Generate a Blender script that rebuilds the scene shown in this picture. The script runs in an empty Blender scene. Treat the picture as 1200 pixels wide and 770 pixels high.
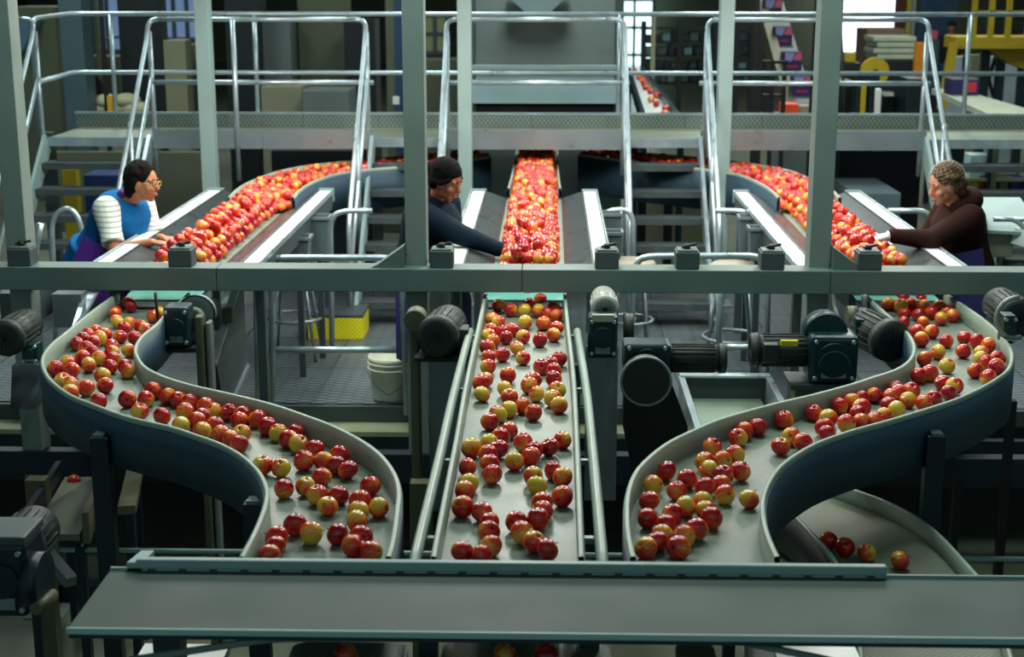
import bpy, bmesh, math, random
from mathutils import Vector, Matrix
random.seed(7)
C = bpy.context.scene
COL = C.collection
V = Vector
PI = math.pi
# ---------------------------------------------------------------- camera
F = 1730.0                                   # focal length in pixels of a 1200 x 770 frame
PITCH, YAW = math.radians(13.5), math.radians(1.45)
EYE = V((0, 0, 2.65))
FWD = V((-math.sin(YAW)*math.cos(PITCH), math.cos(YAW)*math.cos(PITCH), -math.sin(PITCH)))
RGT = V((math.cos(YAW), math.sin(YAW), 0))
UPV = RGT.cross(FWD)
cam = bpy.data.cameras.new('camera'); camo = bpy.data.objects.new('camera', cam); COL.objects.link(camo)
camo.location = EYE
camo.rotation_euler = Matrix((RGT, UPV, -FWD)).transposed().to_euler()
cam.sensor_width = 36; cam.lens = F/1200*36; cam.clip_end = 200
cam.dof.use_dof = True; cam.dof.focus_distance = 6.3; cam.dof.aperture_fstop = 3.2
C.camera = camo
C.view_settings.view_transform = 'Standard'; C.view_settings.look = 'None'
C.view_settings.exposure = 0.0; C.view_settings.gamma = 1.0; C.view_settings.use_curve_mapping = False
# ---------------------------------------------------------------- world and lamps
w = bpy.data.worlds.new('world'); C.world = w; w.use_nodes = True
w.node_tree.nodes['Background'].inputs[0].default_value = (0.42, 0.72, 0.74, 1)
w.node_tree.nodes['Background'].inputs[1].default_value = 0.30
def area(name, loc, sx, sy, power, col, rot=(0, 0, 0)):
    l = bpy.data.lights.new(name, 'AREA'); l.shape = 'RECTANGLE'; l.size = sx; l.size_y = sy
    l.energy = power; l.color = col
    o = bpy.data.objects.new(name, l); o.location = loc; o.rotation_euler = rot; COL.objects.link(o)
    return o
for lx in (-2.05, -.12, 1.85):                       # inspection lamps over the three tables
    area('table_or_fill_lamp', (lx-.12, 9.7, 2.95), .05, 2.6, 40, (1.0, .95, .86))
    area('table_or_fill_lamp', (lx+.12, 9.7, 2.95), .05, 2.6, 40, (1.0, .95, .86))
for lx in (-2.0, -.75, .75, 2.0):                    # twin fluorescent tubes above the belts
    area('tube_lamp', (lx, 7.0, 4.4), .06, .8, 42, (.82, 1.0, .92))
area('hall_or_fill_lamp', (-5, 13.5, 5.2), 1.2, 3, 150, (.85, 1, .97))
area('hall_or_fill_lamp', (0, 13.5, 5.2), 1.2, 3, 150, (.85, 1, .97))
area('hall_or_fill_lamp', (5, 13.5, 5.2), 1.2, 3, 150, (.85, 1, .97))
area('hall_or_fill_lamp', (-6, 22, 6.5), 2, 6, 260, (.9, 1, .95))
area('hall_or_fill_lamp', (5, 22, 6.5), 2, 6, 420, (.9, 1, .95))
area('table_or_fill_lamp', (2.0, 16.0, 3.3), .2, 3.0, 45, (.95, 1, 1))  # fill light, added only to brighten the far white conveyor
area('hall_or_fill_lamp', (0, .3, 3.6), 3.5, .5, 12, (.85, 1, .98))  # weak fill added near the camera to light belts under the foreground cover
# ---------------------------------------------------------------- pixels to points on real planes
def ray(px, py): return (FWD*F + RGT*(px-600) + UPV*(385-py)).normalized()
def PZ(px, py, z): d = ray(px, py); return EYE + d*((z-EYE.z)/d.z)
def PD(px, py, D): d = ray(px, py); return EYE + d*(D/d.y)
# ---------------------------------------------------------------- materials
MATS = {}
def srgb(c): return tuple(((x/255)/12.92 if x/255 <= .04045 else ((x/255+.055)/1.055)**2.4) for x in c)
def M(name, col, rough=.5, metal=0, var=.12, scale=6, bump=0, emit=0, spec=.5):
    if name in MATS: return MATS[name]
    m = bpy.data.materials.new(name); m.use_nodes = True; MATS[name] = m
    nt = m.node_tree; b = nt.nodes['Principled BSDF']; L = nt.links.new
    col = srgb(col) if max(col) > 1.01 else col
    tc = nt.nodes.new('ShaderNodeTexCoord'); n = nt.nodes.new('ShaderNodeTexNoise')
    n.inputs['Scale'].default_value = scale; n.inputs['Detail'].default_value = 5
    L(tc.outputs['Object'], n.inputs['Vector'])
    r = nt.nodes.new('ShaderNodeMapRange'); r.inputs[1].default_value = .3; r.inputs[2].default_value = .7
    r.inputs[3].default_value = 1-var; r.inputs[4].default_value = 1+var; L(n.outputs['Fac'], r.inputs[0])
    mx = nt.nodes.new('ShaderNodeVectorMath'); mx.operation = 'SCALE'; mx.inputs[0].default_value = col
    L(r.outputs[0], mx.inputs['Scale']); L(mx.outputs[0], b.inputs['Base Color'])
    r2 = nt.nodes.new('ShaderNodeMapRange'); r2.inputs[3].default_value = max(.03, rough-.1); r2.inputs[4].default_value = min(1, rough+.12)
    L(n.outputs['Fac'], r2.inputs[0]); L(r2.outputs[0], b.inputs['Roughness'])
    b.inputs['Metallic'].default_value = metal; b.inputs['Specular IOR Level'].default_value = spec
    if emit:
        b.inputs['Emission Color'].default_value = (*col, 1); b.inputs['Emission Strength'].default_value = emit
    if bump:
        bp = nt.nodes.new('ShaderNodeBump'); bp.inputs['Strength'].default_value = bump; bp.inputs['Distance'].default_value = .01
        n2 = nt.nodes.new('ShaderNodeTexNoise'); n2.inputs['Scale'].default_value = scale*6; L(tc.outputs['Object'], n2.inputs['Vector'])
        L(n2.outputs['Fac'], bp.inputs['Height']); L(bp.outputs[0], b.inputs['Normal'])
    return m
def weave(name, col, col2, sx, sy, rough=.5, metal=0, axis='XY', lo=.45, hi=.55, rot=0):
    """fine grid, slots or tread pattern: colour and bump from two wave textures"""
    if name in MATS: return MATS[name]
    m = M(name, col, rough, metal); nt = m.node_tree; L = nt.links.new; b = nt.nodes['Principled BSDF']
    tc = nt.nodes.new('ShaderNodeTexCoord'); mp = nt.nodes.new('ShaderNodeMapping')
    mp.inputs['Rotation'].default_value = (0, 0, rot); L(tc.outputs['Object'], mp.inputs['Vector'])
    sp = nt.nodes.new('ShaderNodeSeparateXYZ'); L(mp.outputs[0], sp.inputs[0])
    outs = []
    for a, s in ((axis[0], sx), (axis[1], sy)):
        mu = nt.nodes.new('ShaderNodeMath'); mu.operation = 'MULTIPLY'; mu.inputs[1].default_value = s*2*PI; L(sp.outputs[a], mu.inputs[0])
        si = nt.nodes.new('ShaderNodeMath'); si.operation = 'SINE'; L(mu.outputs[0], si.inputs[0]); outs.append(si)
    pr = nt.nodes.new('ShaderNodeMath'); pr.operation = 'MULTIPLY'; L(outs[0].outputs[0], pr.inputs[0]); L(outs[1].outputs[0], pr.inputs[1])
    r = nt.nodes.new('ShaderNodeMapRange'); r.inputs[1].default_value = -.2; r.inputs[2].default_value = .4; L(pr.outputs[0], r.inputs[0])
    mix = nt.nodes.new('ShaderNodeMix'); mix.data_type = 'RGBA'
    c1 = srgb(col) if max(col) > 1.01 else col; c2 = srgb(col2) if max(col2) > 1.01 else col2
    mix.inputs[6].default_value = (*c1, 1); mix.inputs[7].default_value = (*c2, 1)
    L(r.outputs[0], mix.inputs[0])
    n = nt.nodes.new('ShaderNodeTexNoise'); n.inputs['Scale'].default_value = 3; L(tc.outputs['Object'], n.inputs['Vector'])
    mr = nt.nodes.new('ShaderNodeMapRange'); mr.inputs[3].default_value = .75; mr.inputs[4].default_value = 1.25; L(n.outputs['Fac'], mr.inputs[0])
    sc = nt.nodes.new('ShaderNodeVectorMath'); sc.operation = 'SCALE'; L(mix.outputs[2], sc.inputs[0]); L(mr.outputs[0], sc.inputs['Scale'])
    L(sc.outputs[0], b.inputs['Base Color'])
    bp = nt.nodes.new('ShaderNodeBump'); bp.inputs['Strength'].default_value = .2; bp.inputs['Distance'].default_value = .002
    L(r.outputs[0], bp.inputs['Height']); L(bp.outputs[0], b.inputs['Normal'])
    return m
def apple_mat(name, level, pile=False):
    """red blush over a yellow-green ground, streaked from stem to calyx; every apple turned its own way"""
    m = bpy.data.materials.new(name); m.use_nodes = True; nt = m.node_tree; L = nt.links.new; b = nt.nodes['Principled BSDF']
    N = nt.nodes.new
    if pile:
        a = N('ShaderNodeAttribute'); a.attribute_name = 'apple_coord'; co = a.outputs['Vector']
        a2 = N('ShaderNodeAttribute'); a2.attribute_name = 'apple_random'; rnd = a2.outputs['Fac']
    else:
        tc = N('ShaderNodeTexCoord'); co = tc.outputs['Object']; oi = N('ShaderNodeObjectInfo'); rnd = oi.outputs['Random']
    sp = N('ShaderNodeSeparateXYZ'); L(co, sp.inputs[0])
    at = N('ShaderNodeMath'); at.operation = 'ARCTAN2'; L(sp.outputs[1], at.inputs[0]); L(sp.outputs[0], at.inputs[1])
    cb = N('ShaderNodeCombineXYZ'); L(at.outputs[0], cb.inputs[0]); L(rnd, cb.inputs[2])
    sc = N('ShaderNodeMath'); sc.operation = 'MULTIPLY'; sc.inputs[1].default_value = 6; L(sp.outputs[2], sc.inputs[0]); L(sc.outputs[0], cb.inputs[1])
    st = N('ShaderNodeTexNoise'); st.inputs['Scale'].default_value = 7; st.inputs['Detail'].default_value = 4; L(cb.outputs[0], st.inputs['Vector'])
    big = N('ShaderNodeTexNoise'); big.inputs['Scale'].default_value = 16; big.inputs['Detail'].default_value = 1; L(co, big.inputs['Vector'])
    gx = N('ShaderNodeMath'); gx.operation = 'MULTIPLY'; gx.inputs[1].default_value = 11; L(sp.outputs[0], gx.inputs[0])
    s1 = N('ShaderNodeMath'); s1.operation = 'MULTIPLY_ADD'; s1.inputs[1].default_value = .9; L(st.outputs['Fac'], s1.inputs[0]); L(gx.outputs[0], s1.inputs[2])
    s2 = N('ShaderNodeMath'); s2.operation = 'MULTIPLY_ADD'; s2.inputs[1].default_value = .7; L(big.outputs['Fac'], s2.inputs[0]); L(s1.outputs[0], s2.inputs[2])
    s3 = N('ShaderNodeMath'); s3.operation = 'MULTIPLY_ADD'; s3.inputs[1].default_value = .3; L(rnd, s3.inputs[0]); L(s2.outputs[0], s3.inputs[2])
    cr = N('ShaderNodeValToRGB'); e = cr.color_ramp.elements
    sh = N('ShaderNodeMath'); sh.operation = 'ADD'; sh.inputs[1].default_value = level; L(s3.outputs[0], sh.inputs[0])
    hf = N('ShaderNodeMath'); hf.operation = 'MULTIPLY'; hf.inputs[1].default_value = .5; L(sh.outputs[0], hf.inputs[0]); L(hf.outputs[0], cr.inputs[0])
    e[0].position = .20; e[0].color = (.66, .47, .035, 1); e[1].position = .86; e[1].color = (.26, .002, .006, 1)
    x = cr.color_ramp.elements.new(.34); x.color = (.80, .40, .05, 1)
    x = cr.color_ramp.elements.new(.45); x.color = (.76, .10, .012, 1)
    x = cr.color_ramp.elements.new(.58); x.color = (.58, .012, .008, 1)
    L(cr.outputs[0], b.inputs['Base Color'])
    b.inputs['Roughness'].default_value = .2; b.inputs['Specular IOR Level'].default_value = .5
    b.inputs['Coat Weight'].default_value = .3; b.inputs['Coat Roughness'].default_value = .08
    return m
GALV = M('galvanised_steel', (172, 188, 194), .3, .55, .15, 9)
PAINT = M('grey_green_paint', (86, 104, 99), .5, 0, .08, 4)
PAINTD = M('dark_grey_paint', (60, 72, 72), .5, 0, .1, 5)
PALE = M('pale_green_paint', (140, 164, 162), .45, 0, .06, 4)
RIMM = M('white_wall_plastic', (154, 168, 154), .38, 0, .07, 6)
SKIRT = M('blue_steel_skirt', (40, 66, 80), .5, .1, .12, 3)
NAVY = M('navy_steel', (20, 34, 44), .45, .2, .15, 5)
BLACK = M('black_rubber', (12, 14, 15), .6, 0, .2, 8)
WHITE = M('white_plastic', (225, 230, 226), .35, 0, .04, 5)
DARKPL = M('worn_dark_plate', (62, 70, 72), .3, .5, .25, 14)
TEAL = M('dark_teal_enamel', (14, 48, 52), .35, .1, .15, 9)
MOTOR = M('dark_motor_grey', (44, 50, 46), .5, .2, .2, 20, .2)
OLIVE = M('olive_steel', (88, 88, 66), .5, .2, .15, 7)
BELTM = weave('belt_links', (108, 120, 106), (126, 138, 124), 45, 45, .4)
BELTL = weave('lower_belt_links', (104, 110, 92), (128, 134, 114), 45, 45, .5)
GRATE = weave('toe_board_mesh', (96, 110, 104), (140, 154, 146), 26, 20, .45, .3, 'XZ')
DIAM = weave('diamond_plate', (140, 152, 156), (166, 178, 182), 50, 50, .3, .6, 'XZ', rot=0)
DECKM = weave('deck_plate', (110, 116, 100), (150, 156, 140), 24, 24, .4, .4, 'XY')
MATM = weave('slotted_floor', (44, 52, 58), (122, 136, 140), 6, 16, .35, .2, 'XY')
CONC = M('polished_concrete', (118, 122, 108), .22, 0, .15, .8)
PITM = M('stained_concrete', (104, 110, 90), .6, 0, .35, 1.5)
YEL = M('yellow_paint', (214, 190, 20), .5, 0, .06, 5)
YELD = M('yellow_steel', (176, 150, 14), .5, 0, .15, 3)
# ---------------------------------------------------------------- geometry
class G:
    def __init__(s): s.v = []; s.f = []; s.sm = []
    def add(s, vs, fs, smooth=False):
        n = len(s.v); s.v += [V(v) for v in vs]
        for f in fs: s.f.append([n+i for i in f]); s.sm.append(smooth)
        return s
    def box(s, c, d, R=None):
        c = V(c); vs = []
        for x in (-.5, .5):
            for y in (-.5, .5):
                for z in (-.5, .5):
                    p = V((x*d[0], y*d[1], z*d[2])); vs.append(c + (R @ p if R else p))
        return s.add(vs, [(0, 1, 3, 2), (4, 6, 7, 5), (0, 4, 5, 1), (2, 3, 7, 6), (0, 2, 6, 4), (1, 5, 7, 3)])
    def span(s, a, b):
        a, b = V(a), V(b); return s.box((a+b)/2, [abs(b[i]-a[i]) for i in range(3)])
    def bar(s, p, q, w, h, up=V((0, 0, 1))):
        p, q = V(p), V(q); y = (q-p); L = y.length; y.normalize(); x = y.cross(up)
        if x.length < 1e-4: x = y.cross(V((0, 1, 0)))
        x.normalize(); z = x.cross(y)
        return s.box((p+q)/2, (w, L, h), Matrix((x, y, z)).transposed())
    def tube(s, pts, r, seg=8, closed=False, cap=True):
        pts = [V(p) for p in pts]; n = len(pts); rr = r if isinstance(r, (list, tuple)) else [r]*n
        rings = []; nrm = None
        for i in range(n):
            if closed: t = pts[(i+1) % n]-pts[i-1]
            else: t = pts[min(i+1, n-1)]-pts[max(i-1, 0)]
            t.normalize()
            if nrm is None:
                nrm = t.cross(V((0, 0, 1)))
                if nrm.length < .1: nrm = t.cross(V((1, 0, 0)))
            nrm = (nrm - t*nrm.dot(t)).normalized(); bn = t.cross(nrm)
            rings.append([pts[i] + (nrm*math.cos(2*PI*k/seg) + bn*math.sin(2*PI*k/seg))*rr[i] for k in range(seg)])
        vs = [v for R in rings for v in R]; fs = []
        for i in range(n if closed else n-1):
            j = (i+1) % n
            for k in range(seg): fs.append((i*seg+k, i*seg+(k+1) % seg, j*seg+(k+1) % seg, j*seg+k))
        s.add(vs, fs, True)
        if cap and not closed:
            m = len(s.v)-len(vs)
            s.f.append([m+k for k in range(seg)][::-1]); s.sm.append(False)
            s.f.append([m+(n-1)*seg+k for k in range(seg)]); s.sm.append(False)
        return s
    def cyl(s, p, q, r, seg=16, r2=None): return s.tube([p, q], [r, r if r2 is None else r2], seg)
    def lathe(s, prof, seg=20, c=(0, 0, 0), R=None, smooth=True):
        c = V(c); vs = []; fs = []
        for (r, z) in prof:
            for k in range(seg):
                p = V((r*math.cos(2*PI*k/seg), r*math.sin(2*PI*k/seg), z)); vs.append(c + (R @ p if R else p))
        for i in range(len(prof)-1):
            for k in range(seg): fs.append((i*seg+k, i*seg+(k+1) % seg, (i+1)*seg+(k+1) % seg, (i+1)*seg+k))
        return s.add(vs, fs, smooth)
    def ell(s, c, rad, R=None, seg=14, rings=9):
        prof = []
        c = V(c); vs = []; fs = []
        for i in range(rings+1):
            a = PI*i/rings
            for k in range(seg):
                p = V((math.sin(a)*math.cos(2*PI*k/seg)*rad[0], math.sin(a)*math.sin(2*PI*k/seg)*rad[1], -math.cos(a)*rad[2]))
                vs.append(c + (R @ p if R else p))
        for i in range(rings):
            for k in range(seg): fs.append((i*seg+k, i*seg+(k+1) % seg, (i+1)*seg+(k+1) % seg, (i+1)*seg+k))
        return s.add(vs, fs, True)
    def cap(s, p, q, r1, r2, seg=12):
        s.tube([p, q], [r1, r2], seg); s.ell(p, (r1,)*3, None, seg, 7); s.ell(q, (r2,)*3, None, seg, 7); return s
    def prism(s, pts, d):
        """closed polygon pts (3D) extruded along the vector d"""
        n = len(pts); d = V(d); pts = [V(p) for p in pts]
        return s.add(pts+[p+d for p in pts], [tuple(range(n))[::-1], tuple(range(n, 2*n))] + [(i, (i+1) % n, n+(i+1) % n, n+i) for i in range(n)])
def bend(pts, r=.08, n=5):
    pts = [V(p) for p in pts]; out = [pts[0]]
    for i in range(1, len(pts)-1):
        a, b, c = pts[i-1], pts[i], pts[i+1]
        ra = min(r, (a-b).length*.49); rc = min(r, (c-b).length*.49)
        p, q = b+(a-b).normalized()*ra, b+(c-b).normalized()*rc
        for k in range(n+1):
            t = k/n; out.append(p*(1-t)**2 + b*2*t*(1-t) + q*t*t)
    return out+[pts[-1]]
def obj(name, g, mat, parent=None, bevel=0, label=None, kind=None):
    me = bpy.data.meshes.new(name); off = parent.matrix_world.translation.copy() if parent else V((0, 0, 0))
    if parent:
        p = parent; off = V((0, 0, 0))
        while p: off += p.location; p = p.parent
    if isinstance(g, G):
        me.from_pydata([tuple(v-off) for v in g.v], [], g.f)
        me.polygons.foreach_set('use_smooth', g.sm)
        bm = bmesh.new(); bm.from_mesh(me); bmesh.ops.recalc_face_normals(bm, faces=bm.faces); bm.to_mesh(me); bm.free()
    else: me = g
    if mat and not me.materials: me.materials.append(mat)
    o = bpy.data.objects.new(name, me); COL.objects.link(o)
    if parent: o.parent = parent
    if bevel:
        b = o.modifiers.new('bevel', 'BEVEL'); b.width = bevel; b.segments = 2; b.limit_method = 'ANGLE'; b.angle_limit = .7
    if label: o['label'] = label
    if kind: o['kind'] = kind
    return o
def tag(o, label, cat, group=None):
    o['label'] = label; o['category'] = cat
    if group: o['group'] = group
    return o
def thing(name, label, cat, loc=(0, 0, 0), group=None):
    o = bpy.data.objects.new(name, None); o.empty_display_size = .1; COL.objects.link(o); o.location = loc
    return tag(o, label, cat, group)
def solo(name, g, mat, label, cat, group=None, bevel=0):
    """a thing that is one mesh: origin moved to its base centre"""
    xs = [v.x for v in g.v]; ys = [v.y for v in g.v]; zs = [v.z for v in g.v]
    o0 = V(((min(xs)+max(xs))/2, (min(ys)+max(ys))/2, min(zs)))
    for v in g.v: v -= o0
    o = obj(name, g, mat, None, bevel); o.location = o0
    return tag(o, label, cat, group)
def struct(name, g, mat, bevel=0):
    o = obj(name, g, mat, None, bevel); o['kind'] = 'structure'; return o
def pxbox(x0, y0, x1, y1, D, dep):
    """box whose front face stands upright at distance D and spans that part of the view"""
    a, b, c, d = PD(x0, y1, D), PD(x1, y1, D), PD(x0, y0, D), PD(x1, y0, D)
    xl, xr = (a.x+c.x)/2, (b.x+d.x)/2; zl, zh = (a.z+b.z)/2, (c.z+d.z)/2
    return G().span((xl, D, zl), (xr, D+dep, zh))
# ================================================================ the setting
PITZ = -1.0
struct('ground', G().span((-9, 1.0, PITZ-.1), (9, 13.4, PITZ)), PITM)
struct('floor', G().span((-16, 13.4, -.2), (16, 46, 0)), CONC)
pl = struct('platform_floor', G().span((-6, 8.9, -.05), (6, 13.4, 0)), PAINTD)
# slotted floor panels laid side by side
k = 0
for i in range(12):
    for j in range(5):
        x0 = -4.6+i*.78; y0 = 8.93+j*.86
        g = G().span((x0+.004, y0+.004, 0), (x0+.776, y0+.856, .012))
        obj('floor_panel', g, MATM, pl, .003)
struct('platform_edge', G().span((-6, 8.86, -.09), (6, 8.9, .012)), PAINTD)
struct('platform_ledge', G().span((-6, 8.66, -.12), (1.2, 8.86, -.09)), M('ledge_paint', (140, 150, 118), .5))
struct('platform_beam', G().span((-6, 8.66, -.42), (6, 8.72, -.12)), NAVY)
struct('wall_back', G().span((-16, 46, -.2), (16, 46.3, 9)), M('back_wall', (96, 104, 84), .8, 0, .2, .7))
struct('ceiling', G().span((-16.3, 1.5, 8.2), (16.3, 46.3, 8.4)), M('dark_ceiling', (52, 60, 58), .8, 0, .2, .5))
struct('wall_left', G().span((-16.3, 0, -1), (-16, 46, 9)), M('side_wall', (84, 92, 80), .8, 0, .2, .7))
struct('wall_right', G().span((16, 0, -1), (16.3, 46, 9)), MATS['side_wall'])
def window(n, x0, y0, x1, y1, D, nx, ny, col, em):
    a, b = PD(x0, y1, D), PD(x1, y0, D); fr = M('window_frame', (70, 84, 96), .5)
    b.z = b.z if y0 > 0 else b.z+1.6
    g = G()
    for i in range(nx+1): x = a.x+(b.x-a.x)*i/nx; g.span((x-.04, D-.06, a.z), (x+.04, D+.06, b.z))
    for j in range(ny+1): z = a.z+(b.z-a.z)*j/ny; g.span((a.x, D-.05, z-.04), (b.x, D+.05, z+.04))
    o = struct('window_%d' % n, g, fr)
    pm = M('daylight_pane_%d' % n, col, .3, 0, .05, 1, 0, em)
    for i in range(nx):
        for j in range(ny):
            x, xx = a.x+(b.x-a.x)*i/nx, a.x+(b.x-a.x)*(i+1)/nx; z, zz = a.z+(b.z-a.z)*j/ny, a.z+(b.z-a.z)*(j+1)/ny
            obj('pane', G().span((x+.03, D-.01, z+.03), (xx-.03, D+.01, zz-.03)), pm, o)
window(1, 720, 0, 766, 96, 45, 2, 5, (200, 232, 236), 2.2)
window(2, 984, 0, 1052, 62, 44, 1, 1, (236, 242, 250), 3.2)
window(3, 94, 0, 142, 60, 30, 3, 2, (110, 136, 176), .55)
window(4, 190, 0, 234, 46, 30, 3, 2, (110, 136, 176), .55)
window(5, 496, 18, 524, 62, 30, 2, 2, (96, 104, 70), .5)
# ================================================================ walkway with stairs
WY0, WY1, WZ = 12.3, 13.2, 1.32
wk = thing('raised_walkway', 'raised metal walkway crossing behind the sorting tables, with mesh toe boards', 'walkway', (0, 12.7, 0))
def XD(px, D): return PD(px, 150, D).x
obj('deck', G().span((XD(57, WY0), WY0, WZ-.04), (XD(1260, WY0), WY1, WZ)), DECKM, wk)
obj('edge_channel', G().span((XD(57, WY0), WY0-.03, WZ-.07), (XD(1260, WY0), WY0, WZ+.005)), GALV, wk)
obj('rear_channel', G().span((XD(57, WY0), WY1, WZ-.12), (XD(1260, WY0), WY1+.03, WZ)), PAINTD, wk)
SEC = [(180, 437), (520, 735), (820, 1085)]
for a, b in SEC:
    n = 2
    for i in range(n):
        xa, xb = XD(a+(b-a)*i/n, WY0), XD(a+(b-a)*(i+1)/n, WY0)
        obj('fascia_plate', G().span((xa+.002, WY0-.05, WZ-.085), (xb-.002, WY0-.033, WZ+.075)), DIAM, wk)
for i in range(14):
    xa = XD(90, WY1)+i*.68
    obj('toe_board', G().span((xa+.003, WY1-.02, WZ), (xa+.677, WY1-.008, WZ+.12)), GRATE, wk)
    obj('toe_board_edge', G().span((xa, WY1-.03, WZ+.115), (xa+.68, WY1, WZ+.135)), GALV, wk)
for px in (60, 245, 430, 740, 975, 1120):
    x = XD(px, WY1); obj('leg', G().span((x-.05, WY1-.15, 0.012), (x+.05, WY1-.05, WZ-.04)), PAINTD, wk)
RT = .0205
def rail(name, label, tubes, group=None):
    c = sum((V(p) for t in tubes for p in t[1]), V())/sum(len(t[1]) for t in tubes)
    zmin = min(V(p).z for t in tubes for p in t[1])
    r = thing(name, label, 'railing', (c.x, c.y, zmin), group)
    for nm, pts, rad in tubes: obj(nm, G().tube(bend(pts, rad) if len(pts) > 2 else pts, RT, 10), GALV, r)
    return r
HR, HM = WZ+.97, WZ+.46
# rear guard rail
xl, xr = XD(48, WY1), XD(1250, WY1)
tb = [('top_rail', [(XD(46, WY0), WY0, WZ), (XD(46, WY0), WY0, HR), (XD(92, WY1), WY1, HR+.02), (xr, WY1, HR+.02)], .12),
      ('mid_rail', [(XD(50, WY0), WY0, HM), (XD(92, WY1), WY1, HM+.02), (xr, WY1, HM+.02)], .1)]
for px in (137, 303, 724, 955, 1128): tb.append(('post', [(XD(px, WY1), WY1, WZ), (XD(px, WY1), WY1, HR+.02)], .1))
rail('rear_guard_rail', 'long galvanised guard rail along the far edge of the walkway', tb)
FY = WY0-.02
for (a, b), nm in zip(SEC, ('left', 'middle', 'right')):
    xa, xb = XD(a-2, FY), XD(b+2, FY)
    tb = [('mid_rail', [(xa, FY, HM), (xb, FY, HM)], .1), ('top_rail', [(xa+.1, FY, HR), (xb-.1, FY, HR)], .1)]
    for px in {'left': (279,), 'middle': (), 'right': (958,)}[nm]:
        tb.append(('post', [(XD(px, FY), FY-.04, WZ-.35), (XD(px, FY), FY-.04, HR)], .1))
    rail('front_guard_rail', 'galvanised guard rail on the near walkway edge, %s' %
         {'left': 'between the two left staircases', 'middle': 'above the straight belt between the middle staircases', 'right': 'between the two right staircases'}[nm], tb)
# stairs
RISE, RUN, NST = .188, .2, 6
def stairs(pa, pb, where, hid=False):
    xa, xb = XD(pa, WY0), XD(pb, WY0)
    st = thing('staircase', 'grey steel staircase with open treads %s' % where, 'stairs', ((xa+xb)/2, WY0-.6, 0.012))
    yb = WY0-RUN*(NST+.9)
    for x in (xa, xb):
        g = G(); g.bar((x, WY0-.02, WZ-.03), (x, yb, .05), .03, .17)
        obj('stringer', g, PALE if x == xa else GALV, st)
    for i in range(1, NST+1):
        z = WZ-RISE*i; y = WY0-RUN*i
        g = G().span((xa+.016, y-.04, z-.035), (xb-.016, y+.17, z)); g.span((xa+.016, y-.045, z-.05), (xb-.016, y-.04, z+.002))
        obj('tread', g, M('tread_steel', (78, 88, 90), .45, .4, .15, 12), st)
    for x in (xa, xb):
        side = -1 if x == xa else 1
        x2 = x+side*.035; sl = RISE/RUN; yt = WY0-.1
        r = thing('stair_handrail', 'tubular handrail on the %s side of the staircase %s' % ('left' if side < 0 else 'right', where), 'railing', (x2, yb, .012))
        top = [(x2+side*.22, WY0-.02, HR), (x2, WY0-.02, HR), (x2, yt, HR-.12), (x2, yb+.1, HR-.12-sl*(yt-yb-.1)), (x2, yb, .9-.0), (x2, yb, .5)]
        zlow = HR-.12-sl*(yt-yb-.1)
        top = [(x2+side*.16, FY, HR), (x2, FY, HR), (x2, yt, HR-.15), (x2, yb+.12, .93), (x2, yb+.02, .8), (x2, yb+.02, .012)]
        obj('top_rail', G().tube(bend(top, .12), RT, 10), GALV, r)
        obj('post', G().tube([(x2, FY, WZ-.3), (x2, FY, HR-.1)], RT, 10), GALV, r)
        obj('mid_rail', G().tube([(x2, FY, WZ+.5), (x2, yb+.03, .42)], RT*.9, 10), GALV, r)
        obj('post', G().tube([(x2, (yt+yb)/2, .5), (x2, (yt+yb)/2, 1.52)], RT*.9, 10), GALV, r)
stairs(55, 177, 'at far left')
stairs(437, 520, 'left of the straight belt')
stairs(735, 820, 'right of the straight belt')
stairs(1084, 1206, 'at far right')
# curved guard loops at the stair feet
def loop(pxs, D, label, closed=False):
    pts = [PD(x, y, D) for x, y in pxs]
    for i in (0, -1):
        if pxs[i][1] >= 300: pts[i].z = .012
    return solo('guard_loop', G().tube(bend(pts, .12), .02, 10), GALV, label, 'railing')
loop([(58, 300), (60, 253), (82, 241), (96, 262), (94, 300)], 10.4, 'bent tube guard at the foot of the far left staircase')
loop([(386, 300), (387, 256), (400, 247), (436, 247)], 10.3, 'short bent tube guard beside the grey bins left of the straight belt')
loop([(704, 254), (716, 246), (742, 246), (743, 300)], 10.3, 'short bent tube guard beside the staircase right of the straight belt')
loop([(838, 247), (872, 247), (884, 256), (884, 300)], 10.3, 'short bent tube guard beside the grey bins at the right table')
loop([(1040, 247), (1094, 247), (1094, 300)], 10.3, 'short tube guard behind the raised arm of the person in brown')
loop([(313, 322), (318, 304), (330, 302), (470, 302), (474, 322)], 8.7, 'low horizontal tube rail with bent end between left table and dark column')
loop([(736, 322), (744, 306), (760, 300), (900, 300), (904, 322)], 8.7, 'low horizontal tube rail with bent end between straight belt and right table')
loop([(20, 322), (40, 300), (48, 262)], 8.7, 'bent grey tube beside the leftmost column')
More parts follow.
